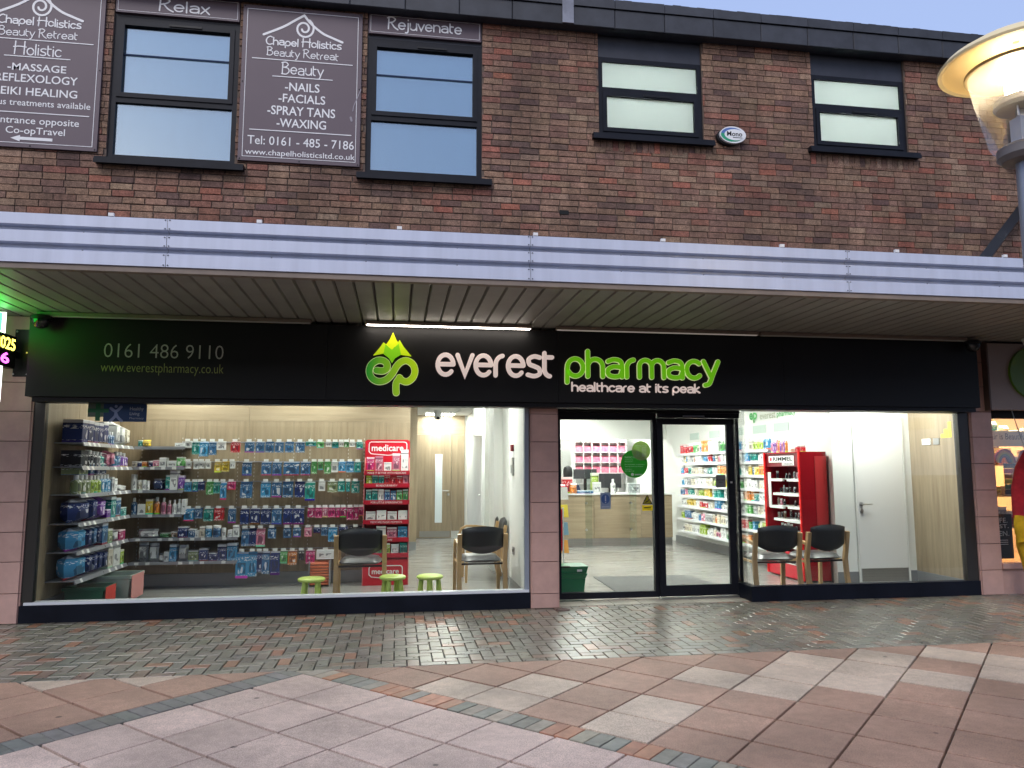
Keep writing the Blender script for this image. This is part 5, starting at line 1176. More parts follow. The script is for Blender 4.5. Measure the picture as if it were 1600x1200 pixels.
put_text(tx, 'everest', 2.78, 2.87, 1.425, 1.445, YG-.003, bold=.02); tx.prism_y(oval(2.75, 1.435, .018, .018, 14), YG-.004, YG-.002); tx.build('lettering', mat('sticker_white', (0.8, 0.85, 0.75), .5), s1)
s2 = disc(2.862, 1.715, .115, film('sticker_lime', (0.50, 0.66, 0.27)), 'window_sticker', 'smaller pale green round sticker overlapping the dark green one', .004)
tx = MB(); put_text(tx, 'OPENING HOURS', 2.79, 2.93, 1.765, 1.78, YG-.007)
for i in range(7): put_text(tx, ('Monday', 'Tuesday', 'Wednesday', 'Thursday', 'Friday', 'Saturday', 'Sunday')[i], 2.80, 2.84, 1.745-i*.016, 1.754-i*.016, YG-.007); tx.box(2.87, 2.925, YG-.0072, YG-.007, 1.746-i*.016, 1.752-i*.016)
tx.build('lettering', mat('sticker_white'), s2)
s3 = thing('window_sticker', (2.415, YG, 1.03), 'blue rectangular sticker with a round notice symbol on the glass', 'sticker')
MB().box(2.355, 2.48, YG-.002, YG-.0005, 1.035, 1.225).build('sheet', film('sticker_grey_blue', (0.30, 0.36, 0.48)), s3)
MB().prism_y(oval(2.417, 1.15, .05, .055, 24), YG-.0035, YG-.002).build('symbol_disc', mat('sticker_blue', (0.05, 0.12, 0.33), .5), s3)
mb = MB(); mb.box(2.41, 2.424, YG-.005, YG-.0036, 1.125, 1.19); mb.box(2.41, 2.424, YG-.005, YG-.0036, 1.105, 1.117); mb.box(2.37, 2.465, YG-.004, YG-.0022, 1.055, 1.065); mb.build('symbol', mat('sticker_pale', (0.55, 0.6, 0.68), .5), s3)
s4 = thing('window_sticker', (2.925, YG, 1.01), 'yellow sticker with black bordered warning triangle on the glass', 'sticker')
MB().box(2.862, 2.99, YG-.002, YG-.0005, 1.012, 1.075).build('sheet', film('sticker_yellow', (0.78, 0.66, 0.03)), s4)
MB().prism_y([(2.862, 1.085), (2.99, 1.085), (2.926, 1.2)], YG-.002, YG-.0005).build('triangle_border', BLACKP, s4)
MB().prism_y([(2.882, 1.096), (2.97, 1.096), (2.926, 1.178)], YG-.0032, YG-.002).build('triangle', mat('sticker_yellow'), s4)
mb = MB(); ribbon(mb, [(2.905, 1.108), (2.935, 1.125), (2.945, 1.14)], .006, YG-.0045, .001); mb.box(2.885, 2.967, YG-.003, YG-.002, 1.04, 1.052); mb.build('symbol', BLACKP, s4)
s5 = thing('door_sticker', (3.82, y0, 1.28), 'grey automatic door sticker on the sliding door pane', 'sticker')
MB().box(3.762, 3.885, y0+.010, y0+.013, 1.28, 1.428).build('sheet', mat('sticker_grey', (0.20, 0.20, 0.19), .5), s5)
tx = MB(); put_text(tx, 'Automatic', 3.775, 3.872, 1.362, 1.382, y0+.008); put_text(tx, 'door', 3.80, 3.848, 1.332, 1.352, y0+.008); tx.build('lettering', BLACKP, s5)
ap = thing('alarm_controller', (1.41, .98, 1.6), 'white alarm control panel with red sounder on the partition', 'alarm panel')
MB().box(1.395, 1.4185, .93, 1.08, 1.42, 1.64).build('panel', mat('panel_grey', (0.6, 0.6, 0.57), .4), ap); MB().box(1.39, 1.3945, .95, 1.06, 1.45, 1.55).build('keypad', GREYP, ap); MB().box(1.385, 1.4185, .94, 1.03, 1.72, 1.80).build('sounder', mat('dark_red', (0.25, 0.02, 0.03), .4), ap)
so = thing('wall_socket', (1.41, .98, .5), 'double electric socket low on the partition', 'socket')
MB().box(1.409, 1.4185, .92, 1.04, .47, .56).build('plate', GREYP, so); MB().box(1.405, 1.4085, .94, .97, .5, .53).build('switch', BLACKP, so); MB().box(1.405, 1.4085, .99, 1.02, .5, .53).build('switch', BLACKP, so)
cc = thing('security_camera', (.8, 7.0, 2.5), 'white turret camera under the corridor ceiling', 'camera')
MB().lathe([(.035, -.19), (.06, -.17), (.075, -.12), (.075, -.02), (.085, 0)], (.8, 7.0, 2.685), 16).build('body', WHITEP, cc, True); mb = MB(); mb.tube([(.8, 6.96, 2.53), (.8, 6.915, 2.52)], .032, 12); mb.build('lens', BLACKP, cc)

# ================================================================== RIGHT SIDE OF THE SHOP
ctr = thing('counter', (4.4, 6.6, 0), 'oak fronted pharmacy counter with white top', 'counter')
for a, b in ((3.0, 3.84), (3.845, 4.8), (4.805, 5.45)): MB().box(a, b, 6.3, 6.33, .15, .99).build('front_panel', OAKH, ctr)
MB().box(3.0, 5.45, 6.32, 6.36, 0, .149).build('plinth', BRUSHED, ctr); MB().box(2.98, 5.5, 6.25, 6.95, .992, 1.02).build('top', WHITEP, ctr)
MB().box(5.42, 5.45, 6.34, 6.95, .15, .99).build('end_panel', OAKY, ctr)
gs = thing('glass_screen', (4.3, 5.9, 0), 'pair of clear glass upright sheets in front of the counter', 'glass screen')
for x in (3.69, 4.57):
    MB().box(x-.13, x+.005, 5.88, 5.888, .02, 1.75).build('sheet', SHELFG, gs)
    for z in (.35, .85): mb = MB(); mb.tube([(x-.11, 5.9, z), (x-.11, 5.86, z)], .022, 10); mb.build('stud', STEEL, gs)
bs = thing('basket_shelf', (4.9, 9.6, 0), 'white pigeonhole shelving on the dispensary rear wall', 'shelving')
MB().box(4.2, 5.6, 9.74, 9.76, .8, 2.3).build('back', WHITEP, bs)
for i in range(7): MB().box(4.24+i*.215, 4.255+i*.215, 9.55, 9.739, .8, 2.3).build('divider', WHITEP, bs)
for j in range(6): MB().box(4.24, 5.55, 9.54, 9.738, .9+j*.25-.006, .9+j*.25+.006).build('shelf', WHITEP, bs)
b = MB(); b.add([(-.09, 0, 0), (.09, 0, 0), (.09, .3, 0), (-.09, .3, 0), (-.1, -.01, .12), (.1, -.01, .12), (.1, .31, .17), (-.1, .31, .17)], [(0, 3, 2, 1), (0, 1, 5, 4), (1, 2, 6, 5), (2, 3, 7, 6), (3, 0, 4, 7), (4, 5, 6, 7)])
PB = b.mesh('pink_basket', mat('pink_basket', (0.66, 0.06, 0.17), .45, c2=(0.7, 0.3, 0.36), vscale=14))
for j in range(3):
    for i in range(6):
        inst('basket', PB, (4.355+i*.215, 9.58, 1.41+j*.25), scale=(1, .45, 1), label='pink medicine basket, %s along the %s row of pigeonholes' % (ORD[i], ('lower', 'middle', 'upper')[j]), cat='basket', group='pink baskets in the pigeonholes')
dd = thing('dark_door', (4.0, 10.4, 0), 'dark grey door at the very back of the dispensary', 'door')
MB().box(3.86, 4.1, 10.46, 10.498, 0, 1.98).build('leaf', mat('dark_door', (0.05, 0.055, 0.065), .5), dd); MB().box(3.86, 4.1, 10.46, 10.498, 2.03, 2.13).build('fanlight', GREYP, dd); MB().box(3.9, 3.96, 10.45, 10.459, 1.45, 1.55).build('notice', mat('pale_blue_card', (0.4, 0.5, 0.65), .5), dd)
def monitor(x0, x1, z0, z1, Y, label):
    t_ = thing('monitor', ((x0+x1)/2, Y, 1.02), label, 'monitor', 'computer monitors on the counter')
    MB().cbox(x0, x1, Y, Y+.03, z0, z1, .006).build('screen_back', mat('monitor_black', (0.03, 0.03, 0.035), .4), t_); MB().box((x0+x1)/2-.03, (x0+x1)/2+.03, Y+.01, Y+.04, 1.035, z0).build('stand', BLACKP, t_); MB().box((x0+x1)/2-.1, (x0+x1)/2+.1, Y-.05, Y+.1, 1.021, 1.035).build('foot', BLACKP, t_)
monitor(3.57, 4.06, 1.3, 1.5, 6.85, 'wide low black monitor behind the counter'); monitor(4.04, 4.5, 1.12, 1.41, 6.6, 'big black monitor on the counter by the green sticker')
for i, (k, cn, x, y, w_, h, l) in enumerate((('box', 'red', 3.34, 6.42, .2, .32, 'red carton display on the counter end'), ('pouch', 'purple', 3.12, 6.32, .13, .2, 'purple sweet bag at the counter end'), ('pouch', 'red', 3.22, 6.30, .12, .18, 'red sweet bag on the counter beside the purple one'), ('pouch', 'orange', 3.45, 6.34, .14, .2, 'orange sweet bag on the counter'), ('box', 'blue', 3.68, 6.32, .32, .06, 'flat blue carton lying on the counter'), ('box', 'white', 3.95, 6.42, .15, .22, 'white carton standing on the counter'),
                                                ('bottle', 'white', 4.28, 6.4, .1, .28, 'white pump bottle in front of the big monitor'), ('box', 'grey', 4.72, 6.42, .22, .2, 'grey carton at the far end of the counter'), ('box', 'lime', 3.98, 6.7, .14, .4, 'lime green card holder between the monitors'))):
    product(k, cn, (x, y, 1.021), w_, .12, h, 0, l, 'goods on the pharmacy counter')
pe = thing('person', (3.52, 7.2, 0), 'person with black hair seated behind the counter', 'person')
b = MB(); rings = [(.16, .11, .40), (.18, .13, .6), (.17, .12, .8), (.19, .12, 1.0), (.21, .11, 1.13), (.17, .09, 1.2), (.06, .06, 1.24), (.052, .056, 1.29), (.066, .08, 1.33), (.076, .095, 1.39), (.078, .098, 1.45), (.06, .08, 1.51), (.02, .03, 1.54)]
n = 16
for (rx, ry, z) in rings:
    for j in range(n): b.v.append((3.52+rx*math.cos(2*math.pi*j/n), 7.2+ry*math.sin(2*math.pi*j/n), z))
for i in range(len(rings)-1):
    for j in range(n): b.f.append((i*n+j, i*n+(j+1) % n, (i+1)*n+(j+1) % n, (i+1)*n+j)); b.m.append(1 if rings[i][2] > 1.22 else 0)
b.build('body', [mat('dark_tunic', (0.03, 0.04, 0.09), .8), mat('skin', (0.36, 0.2, 0.14), .55)], pe, True)
b = MB(); b.lathe([(.06, 1.24), (.095, 1.32), (.1, 1.42), (.095, 1.49), (.075, 1.54), (.03, 1.565)], (3.52, 7.16, 0), 16, 0, 1, 1.0); b.build('hair', mat('black_hair', (0.006, 0.006, 0.007), .6), pe, True)
b = MB()
for s in (-1, 1): b.tube([(3.52+s*.19, 7.2, 1.15), (3.52+s*.24, 7.15, .98), (3.52+s*.2, 6.98, 1.03), (3.52+s*.12, 6.9, 1.05)], [.06, .05, .042, .03], 8)
b.build('sleeve', mat('dark_tunic'), pe, True)
MB().box(3.3, 3.75, 7.0, 7.4, .36, .4).build('office_seat', BLACKP, label='black office seat under the seated person', cat='seat')

# medicine shelves on the right-hand wall
ZR = [0.325, 0.56, 0.80, 1.0, 1.19, 1.40, 1.61, 1.79]
RS = ['lowest', 'second lowest', 'third lowest', 'fourth lowest', 'fourth highest', 'third highest', 'second highest', 'top']
RP = ['white', 'white', 'white', 'white', 'cream', 'sky', 'teal', 'orange', 'pink', 'red', 'yellow', 'lime', 'green', 'blue', 'grey', 'cream', 'white', 'white', 'sky']
for r_, z in enumerate(ZR):
    t_ = thing('medicine_shelf', (5.6, 4.3, z), RS[r_]+' white shelf of the medicine wall', 'shelf', 'white shelves of the medicine wall')
    MB().box(5.47, 5.799, 2.3, 6.0, z-.012, z).build('board', SHELFW, t_); MB().box(5.455, 5.468, 2.3, 6.0, z-.035, z+.004).build('ticket_rail', SHELFW, t_)
    y = 2.34; cnt = {}
    while y < 5.9:
        cn = random.choice(RP); k = random.choices(('box', 'bottle', 'tub', 'tube', 'pouch'), (5, 3, 1, 2, .6))[0]; run = random.choice((1, 2, 3)); w_ = random.uniform(.07, .12); h = random.uniform(.11, .175)
        if r_ == 7: h *= 1.25
        for q in range(run):
            if y+w_ > 5.95: break
            cnt[(k, cn)] = cnt.get((k, cn), 0)+1
            product(k, cn, (5.475+random.uniform(0, .02), y+w_/2, z+.001), w_*.95, .09 if k in ('box', 'pouch') else w_*.95, h, R(-90), '%s %s, %s such from the window, %s medicine shelf' % (SAY.get(cn, cn), KIND[k][2], ORD[min(29, cnt[(k, cn)]-1)], RS[r_]), 'goods on the medicine wall shelves')
            y += w_
        y += random.choice((0, 0, .02, .06))
# red cosmetics stand, its front turned to the shop floor
SX, SY0, SY1, SZ = 5.35, 1.22, 2.2, 1.73
cs = thing('cosmetics_stand', (5.55, 1.7, 0), 'tall glossy red cosmetics stand behind the corner window chairs', 'display stand')
MB().box(SX, 5.73, SY0, SY0+.02, .02, SZ).build('side_panel', REDG, cs); MB().box(SX, 5.73, SY1-.02, SY1, .02, SZ).build('side_panel', REDG, cs)
MB().box(5.56, 5.73, SY0-.008, SY0-.001, .75, SZ-.06).build('side_sheet', mat('red_sheet', (0.42, 0.03, 0.03), .3), cs)
MB().box(5.7, 5.73, SY0+.021, SY1-.021, .02, SZ).build('back_panel', mat('dark_red_panel', (0.16, 0.006, 0.012), .4), cs); MB().box(SX, 5.73, SY0+.021, SY1-.021, SZ-.02, SZ).build('top_panel', REDG, cs)
MB().box(SX+.02, SX+.05, SY0+.021, SY1-.021, SZ-.2, SZ-.021).build('header', mat('dark_red_panel'), cs); MB().box(SX, SX+.04, SY0+.021, SY1-.021, .02, .36).build('base_panel', RED, cs)
for y in (SY0-.004, SY1-.024): MB().box(SX-.02, SX-.001, y, y+.028, .02, SZ+.005).build('front_edge', mat('bright_red_edge', (0.72, 0.012, 0.012), .2), cs)
def side_text(mb, s, ya, yb, za, zb, X, bold=.0): put_text(mb, s, 0, yb-ya, 0, zb-za, 0, bold=bold, ex=(0, -1, 0), ez=(0, 0, 1), o=(X, yb, za))
pl = MB().box(SX+.012, SX+.019, 1.4, 2.1, SZ-.14, SZ-.05).build('name_plate', WHITEP, cs); MB().box(SX+.012, SX+.019, 1.4, 1.72, SZ-.185, SZ-.141).build('name_plate', WHITEP, cs)
tx = MB(); side_text(tx, 'RIMMEL', 1.43, 1.97, SZ-.12, SZ-.065, SX+.010, .03); side_text(tx, 'LONDON', 1.43, 1.7, SZ-.178, SZ-.15, SX+.010, .02); tx.build('lettering', BLACKP, cs)
tx = MB(); tx.add([(SX+.009, 2.03+.03*math.cos(R(i*30)), SZ-.095+.03*math.sin(R(i*30))) for i in range(12)], [tuple(range(12))]); tx.build('crown_mark', RED, cs)
MB().box(SX-.006, SX-.001, 1.35, 2.1, .2, .3).build('name_plate', WHITEP, cs); tx = MB(); side_text(tx, 'RIMMEL', 1.4, 1.95, .215, .285, SX-.008, .03); tx.build('lettering', BLACKP, cs)
for i, z in enumerate((.45, .62, .80, .98, 1.16, 1.36)):
    for j, (a, b) in enumerate(((SY0+.03, 1.7), (1.72, SY1-.1))):
        MB().box(SX+.1 if (i+j) % 2 else SX+.04, 5.69, a, b, z-.012, z).build('tray', WHITEP, cs)
        MB().box(SX+.06 if (i+j) % 2 else SX+.005, SX+.099 if (i+j) % 2 else SX+.039, a, b, z-.035, z-.002).build('tray_front', WHITEP, cs)
        for q in range(5):
            yy = a+.05+q*.085
            if random.random() < .82: product(random.choice(('tube', 'bottle', 'tub')), random.choice(('black', 'grey', 'pink', 'cream', 'brown', 'black')), (SX+.13, yy, z+.001), .035, .035, random.uniform(.07, .12), R(-90), 'small cosmetic tube, %s along the %s tray of the red stand, %s half' % (ORD[q], ORD[i], ('near', 'far')[j]), 'cosmetics on the red stand')
MB().box(5.66, 5.699, 1.35, 1.72, 1.0, 1.34).build('picture_panel', mat('picture_plum', (0.20, 0.03, 0.06), .4, c2=(0.35, 0.12, 0.12), vscale=5), cs)
MB().box(SX+.03, SX+.04, SY1-.1, SY1-.025, .95, 1.45).build('light_strip', WHITEP, cs)
for i, (cn, y, h) in enumerate((('red', 1.5, .09), ('red', 1.36, .09), ('cream', 1.66, .05))): product('tub' if i < 2 else 'box', cn, (5.45, y, SZ+.001), .07, .07, h, R(-90), ('red jar on top of the red stand, farther one', 'red jar on top of the red stand, nearer one', 'small cream carton on top of the red stand')[i], 'goods on top of the red stand')
for i in range(9): product('bottle', ('orange', 'purple', 'pink', 'purple', 'orange', 'pink', 'purple', 'purple', 'pink')[i], (5.42, 1.72+i*.05, SZ+.001), .042, .042, random.uniform(.19, .25), R(-90), '%s spray can, %s along the row on top of the red stand' % (('orange', 'purple', 'pink', 'purple', 'orange', 'pink', 'purple', 'purple', 'pink')[i], ORD[i]), 'spray cans on top of the red stand')
ws = thing('wall_logo', (5.79, 3.0, 2.3), 'small green and grey pharmacy name on the wall above the shelves', 'wall sign')
tx = MB(); side_text(tx, 'ep', 3.25, 3.52, 2.25, 2.42, 5.787, .03); tx.build('emblem', mat('sign_green', (0.06, 0.42, 0.1), .5), ws); tx = MB(); side_text(tx, 'everest', 2.65, 3.15, 2.29, 2.38, 5.787, .0); tx.build('lettering', mat('sign_olive', (0.35, 0.38, 0.25), .5), ws); tx = MB(); side_text(tx, 'pharmacy', 2.05, 2.6, 2.27, 2.38, 5.787, .01); tx.build('green_lettering', mat('sign_green'), ws)
# basket pile, leaflet rack and mat by the door
bp = thing('basket_pile', (2.1, .85, 0), 'pile of green shopping baskets just inside the door', 'basket pile')
for i, (z0, z1, e) in enumerate(((.004, .2, .03), (.205, .26, .008), (.265, .345, 0))):
    MB().add([(1.90+e+.02, .72+e, z0), (2.28-e-.02, .72+e, z0), (2.28-e-.02, 1.02-e, z0), (1.90+e+.02, 1.02-e, z0), (1.90+e, .70+e, z1), (2.28-e, .70+e, z1), (2.28-e, 1.04-e, z1), (1.90+e, 1.04-e, z1)], [(0, 3, 2, 1), (0, 1, 5, 4), (1, 2, 6, 5), (2, 3, 7, 6), (3, 0, 4, 7), (4, 5, 6, 7)]).build('basket', GREENC, bp)
MB().box(1.93, 2.05, .68, .699, .335, .352).build('handle', BLACKP, bp); MB().box(2.14, 2.2, .693, .699, .285, .31).build('label', WHITEP, bp)
lr = thing('leaflet_rack', (2.15, 1.5, 0), 'narrow leaflet rack with a red panel behind the baskets', 'rack')
MB().box(2.03, 2.13, 1.45, 1.5, .45, .98).build('red_panel', RED, lr); MB().box(2.135, 2.15, 1.44, 1.5, .02, 1.0).build('post', WHITEP, lr); MB().box(1.98, 2.2, 1.5, 1.75, .0, .03).build('base', GREYP, lr)
for i in range(4): MB().add([(1.98, 1.55, 1.0+i*.03-.26*i+.1), (2.24, 1.55, 1.0+i*.03-.26*i+.1), (2.24, 1.62, 1.16+i*.03-.26*i+.1), (1.98, 1.62, 1.16+i*.03-.26*i+.1), (1.98, 1.57, 1.0+i*.03-.26*i+.1), (2.24, 1.57, 1.0+i*.03-.26*i+.1), (2.24, 1.64, 1.16+i*.03-.26*i+.1), (1.98, 1.64, 1.16+i*.03-.26*i+.1)], [(0, 1, 2, 3), (4, 7, 6, 5), (0, 4, 5, 1), (1, 5, 6, 2), (2, 6, 7, 3), (3, 7, 4, 0)]).build('leaflet', mat('leaflet_%d' % i, ((.7, .7, .66), (.75, .6, .05), (.15, .3, .4), (.75, .35, .05))[i], .5), lr)
MB().prism_z([(2.68, .95), (4.2, .95), (4.05, 2.15), (2.73, 2.2)], .001, .008, .002).build('door_mat', mat('speckled_mat', (0.045, 0.046, 0.045), .95, c2=(0.17, 0.17, 0.165), vscale=120), label='speckled grey mat just inside the door', cat='mat')

# ================================================================== STREET LAMP
LX, LY = 3.70, -4.40
la = thing('street_lamp', (LX, LY, 0), 'lit street lamp with wide saucer shade and clear cone lantern', 'street lamp')
POST = mat('grey_post', (0.27, 0.29, 0.33), .4, metal=.4)
MB().lathe([(.075, 0), (.075, .9), (.053, .95), (.053, 3.36)], (LX, LY, 0), 24).build('post', POST, la, True)
MB().lathe([(.055, 3.32), (.12, 3.33), (.145, 3.36), (.145, 3.41), (.12, 3.43)], (LX, LY, 0), 32).build('collar', mat('collar_brown', (0.16, 0.145, 0.14), .5), la, True)
LANT = glass_mat('lantern_clear', (0.97, 0.96, 0.94), .2, .05); _t = LANT.node_tree; _m = [q for q in _t.nodes if q.type == 'MIX_SHADER'][0]; _o = [q for q in _t.nodes if q.type == 'OUTPUT_MATERIAL'][0]
_d = N(_t, 'ShaderNodeBsdfTranslucent'); _d.inputs[0].default_value = (0.9, 0.88, 0.84, 1); _x = N(_t, 'ShaderNodeMixShader'); _x.inputs[0].default_value = 0.12; _t.links.new(_m.outputs[0], _x.inputs[1]); _t.links.new(_d.outputs[0], _x.inputs[2]); _t.links.new(_x.outputs[0], _o.inputs[0])
cone = MB(); n = 36; pr = ((.165, 3.42), (.182, 3.45), (.245, 3.76), (.27, 3.90))
for (r_, z) in pr:
    for j in range(n): cone.v.append((LX+r_*math.cos(2*math.pi*j/n), LY+r_*math.sin(2*math.pi*j/n), z))
for i in range(len(pr)-1):
    for j in range(n): cone.f.append((i*n+j, i*n+(j+1) % n, (i+1)*n+(j+1) % n, (i+1)*n+j)); cone.m.append(0)
cone.build('lantern', LANT, la, True)
sh = MB(); pr = ((.40, 3.955), (.425, 3.95), (.43, 3.965), (.40, 4.0), (.3, 4.06), (.15, 4.10), (.02, 4.11), (.02, 4.09), (.15, 4.08), (.29, 4.035), (.385, 3.985), (.40, 3.955))
for (r_, z) in pr:
    for j in range(n): sh.v.append((LX+r_*math.cos(2*math.pi*j/n), LY+r_*math.sin(2*math.pi*j/n), z))
for i in range(len(pr)-1):
    for j in range(n): sh.f.append((i*n+j, i*n+(j+1) % n, (i+1)*n+(j+1) % n, (i+1)*n+j)); sh.m.append(0)
sh.build('shade', mat('cream_shade', (0.86, 0.70, 0.38), .45), la, True)
ri = MB(); ri.lathe([(.262, 3.895), (.285, 3.895), (.285, 3.915), (.262, 3.915)], (LX, LY, 0), 36); ri.build('lantern_ring', mat('ring_brown', (0.3, 0.22, 0.1), .5), la, True)
MB().lathe([(.05, 3.655), (.13, 3.66), (.145, 3.68), (.14, 3.72), (.05, 3.73)], (LX, LY, 0), 28).build('gear_tray', mat('gear_grey', (0.4, 0.37, 0.34), .4, metal=.5), la, True)
MB().box(LX-.05, LX+.05, LY-.04, LY+.04, 3.43, 3.60).build('gear_box', mat('gear_pale', (0.55, 0.58, 0.65), .4), la)
mb = MB(); mb.tube([(LX-.07, LY-.05, 3.59), (LX-.07, LY-.05, 3.66)], .007, 6); mb.tube([(LX, LY, 3.60), (LX, LY, 3.66)], .03, 10); mb.build('stem', STEEL, la)
MB().lathe([(.04, 3.735), (.075, 3.76), (.08, 3.86), (.06, 3.92), (.02, 3.93)], (LX, LY, 0), 18).build('bulb', mat('lamp_bulb', (1, 1, 1), .5, emit=(1.0, .84, .58), es=55.0), la, True)

# ================================================================== LIT CROSS SIGN at the far pier
cr = thing('cross_sign', (-3.82, -.7, 2.3), 'lit green pharmacy cross sign projecting from the pier beside the fascia', 'illuminated sign')
MB().box(-3.852, -3.69, -.03, -.013, 2.436, 2.918).build('wall_plate', BLACKP, cr)
for x, z in ((-3.835, 2.895), (-3.707, 2.895), (-3.845, 2.46), (-3.715, 2.46), (-3.73, 2.68)): mb = MB(); mb.tube([(x, -.03, z), (x, -.038, z)], .009, 8); mb.build('bolt', STEEL, cr)
MB().box(-3.86, -3.79, -1.25, -.13, 2.50, 2.82).build('display_box', BLACKP, cr); MB().box(-3.84, -3.81, -.13, -.03, 2.62, 2.68).build('bracket_arm', BLACKP, cr)
tx = MB(); put_text(tx, '12 MAR 2025', 0, 1.05, 0, .12, 0, bold=.02, ex=(0, 1, 0), ez=(0, 0, 1), o=(-3.787, -1.2, 2.672)); tx.build('yellow_digits', mat('led_yellow', (.9, .8, .1), .5, emit=(1, .85, .12), es=3.0), cr)
tx = MB(); put_text(tx, '17:36', 0, .7, 0, .11, 0, bold=.02, ex=(0, 1, 0), ez=(0, 0, 1), o=(-3.787, -.95, 2.53)); tx.build('magenta_digits', mat('led_magenta', (.9, .2, .9), .5, emit=(.9, .12, .9), es=3.0), cr)
mb = MB(); mb.box(-3.87, -3.78, -1.0, -.45, 2.83, 3.0); mb.build('cross_arm', mat('led_green', (.05, .8, .1), .5, emit=(.03, 1.0, .08), es=7.0), cr)
MB().box(-3.86, -3.8, -.352, -.335, 2.15, 3.03).build('edge_tube', mat('led_white', (.9, .9, .9), .5, emit=(.95, 1, .95), es=2.5), cr)

# ================================================================== GIFT SHOP NEXT DOOR
ns = thing('neighbour_shopfront', (8.6, .1, 0), 'warmly lit gift shop front at the right edge', 'shopfront')
MB().box(7.21, 10.4, .03, .12, 2.115, 3.06).build('upper_wall', DARK, ns); MB().box(7.14, 10.3, -.1, .028, 2.21, 3.03).build('sign_panel', mat('beige_sign_panel', (0.33, 0.27, 0.245), .5, var=.05), ns)
MB().box(7.12, 7.139, -.104, .02, 2.2, 3.04).build('sign_edge', mat('brown_edge', (0.10, 0.07, 0.055), .5), ns)
dsk = MB(); dsk.prism_y(oval(7.76, 2.665, .36, .33, 48), -.135, -.101); dsk.build('green_disc', mat('dark_green_disc', (0.095, 0.21, 0.008), .4), ns)
MB().box(7.21, 10.4, .02, .1, 0, .30).build('stall_riser', TILE, ns); MB().box(7.21, 10.4, -.02, .14, .302, .36).build('sill', TILE, ns); MB().box(7.21, 10.4, .06, .066, .362, 2.113).build('pane', GLASS, ns)
nr = wallbox(7.21, 10.4, 2.0, 2.1, 0, 3.0, mat('warm_wall', (0.6, 0.42, 0.26), .7), 'rear wall of the gift shop'); wallbox(7.21, 10.4, .14, 2.0, .2, .25, mat('warm_floor', (0.4, 0.25, 0.14), .5), 'display floor of the gift shop window'); wallbox(7.21, 10.4, .14, 2.0, 2.4, 2.45, WHITEW, 'ceiling of the gift shop'); wallbox(10.35, 10.45, .14, 2.0, .25, 2.4, mat('warm_wall'), 'far side wall of the gift shop'); wallbox(7.14, 7.2, .36, 2.0, .25, 2.4, mat('warm_wall'), 'near side wall of the gift shop')
nl = thing('gift_shop_light', (8.4, .9, 2.36), 'warm ceiling light of the gift shop', 'ceiling light'); MB().box(7.5, 9.8, .5, 1.2, 2.37, 2.39).build('diffuser', mat('warm_panel', (1, 1, 1), .5, emit=(1, .72, .40), es=24.0), nl)
for j, z in enumerate((.75, 1.15, 1.55, 1.85)):
    sh_ = MB().box(7.3, 9.5, .5, .8, z-.015, z).build('display_shelf', mat('pine', (0.5, 0.33, 0.17), .5), label='pine display shelf of the gift shop, %s one from below' % ORD[j], cat='shelf', group='gift shop shelves')
    x = 7.35
    for q in range(9):
        cn = random.choice(('cream', 'brown', 'yellow', 'grey', 'red', 'teal', 'cream', 'orange')); w_ = random.uniform(.09, .17)
        product(random.choice(('box', 'pouch', 'tub', 'box')), cn, (x+w_/2, .54, z+.001), w_*.9, .12, random.uniform(.1, .27), 0, '%s gift, %s along the gift shop shelf %s from below' % (cn, ORD[q], ORD[j]), 'gifts in the shop next door'); x += w_+.02
gsn = thing('gift_sign', (7.7, .42, 1.8), 'pale handwritten sign hanging in the gift shop window', 'sign'); MB().box(7.47, 8.1, .40, .41, 1.78, 1.98).build('board', mat('pale_board', (0.72, 0.6, 0.4), .6), gsn); tx = MB(); put_text(tx, 'Fair is Beautiful', 7.5, 8.05, 1.87, 1.95, .398); tx.build('lettering', mat('sign_brown', (0.12, 0.08, 0.06), .6), gsn)
rb = thing('rainbow_ornament', (7.72, .4, 1.55), 'striped wooden rainbow ornament in the gift shop window', 'ornament')
for i, c in enumerate(((.25, .03, .03), (.4, .18, .04), (.3, .26, .05), (.05, .12, .1), (.04, .05, .12))): mb = MB(); ribbon(mb, arc(7.72, 1.57, .145-.02*i, .17-.022*i, 0, 180, 14), .0095, .40, .03, caps=False); mb.build('arch', mat('rainbow_%d' % i, c, .5), rb)
fg = thing('striped_hanging', (7.68, .3, 1.1), 'dark striped rainbow cloth hanging in the gift shop window', 'cloth')
for i, c in enumerate(((.012, .012, .012), (.3, .02, .02), (.4, .14, .02), (.4, .33, .02), (.02, .08, .05), (.02, .02, .03))): MB().box(7.60, 7.82, .30, .306, 1.50-i*.065, 1.562-i*.065).build('stripe', mat('stripe_%d' % i, c, .7), fg)
po = thing('gift_poster', (7.4, .16, .4), 'black poster with white capital lettering low in the gift shop window', 'poster'); MB().box(7.14+.08, 7.52, .15, .156, .40, .94).build('sheet', BLACKP, po)
tx = MB(); put_text(tx, 'SAFE.', 7.235, 7.46, .835, .895, .148); put_text(tx, 'JUST.', 7.235, 7.47, .755, .815, .148); put_text(tx, 'SEEN.', 7.235, 7.47, .675, .735, .148)
for i in range(3): tx.box(7.25, 7.45, .1478, .148, .62-i*.025, .627-i*.025)
tx.build('lettering', LETTER, po)
ga = thing('hanging_garment', (7.395, -.3, .1), 'red and yellow fleece garment hanging outside the gift shop', 'garment')
RF, YF_ = mat('red_fleece', (0.36, 0.012, 0.02), .95, var=.3, vscale=9, bump=1.0, bscale=14), mat('yellow_fleece', (0.55, 0.33, 0.008), .95, var=.3, vscale=9, bump=1.0, bscale=14)
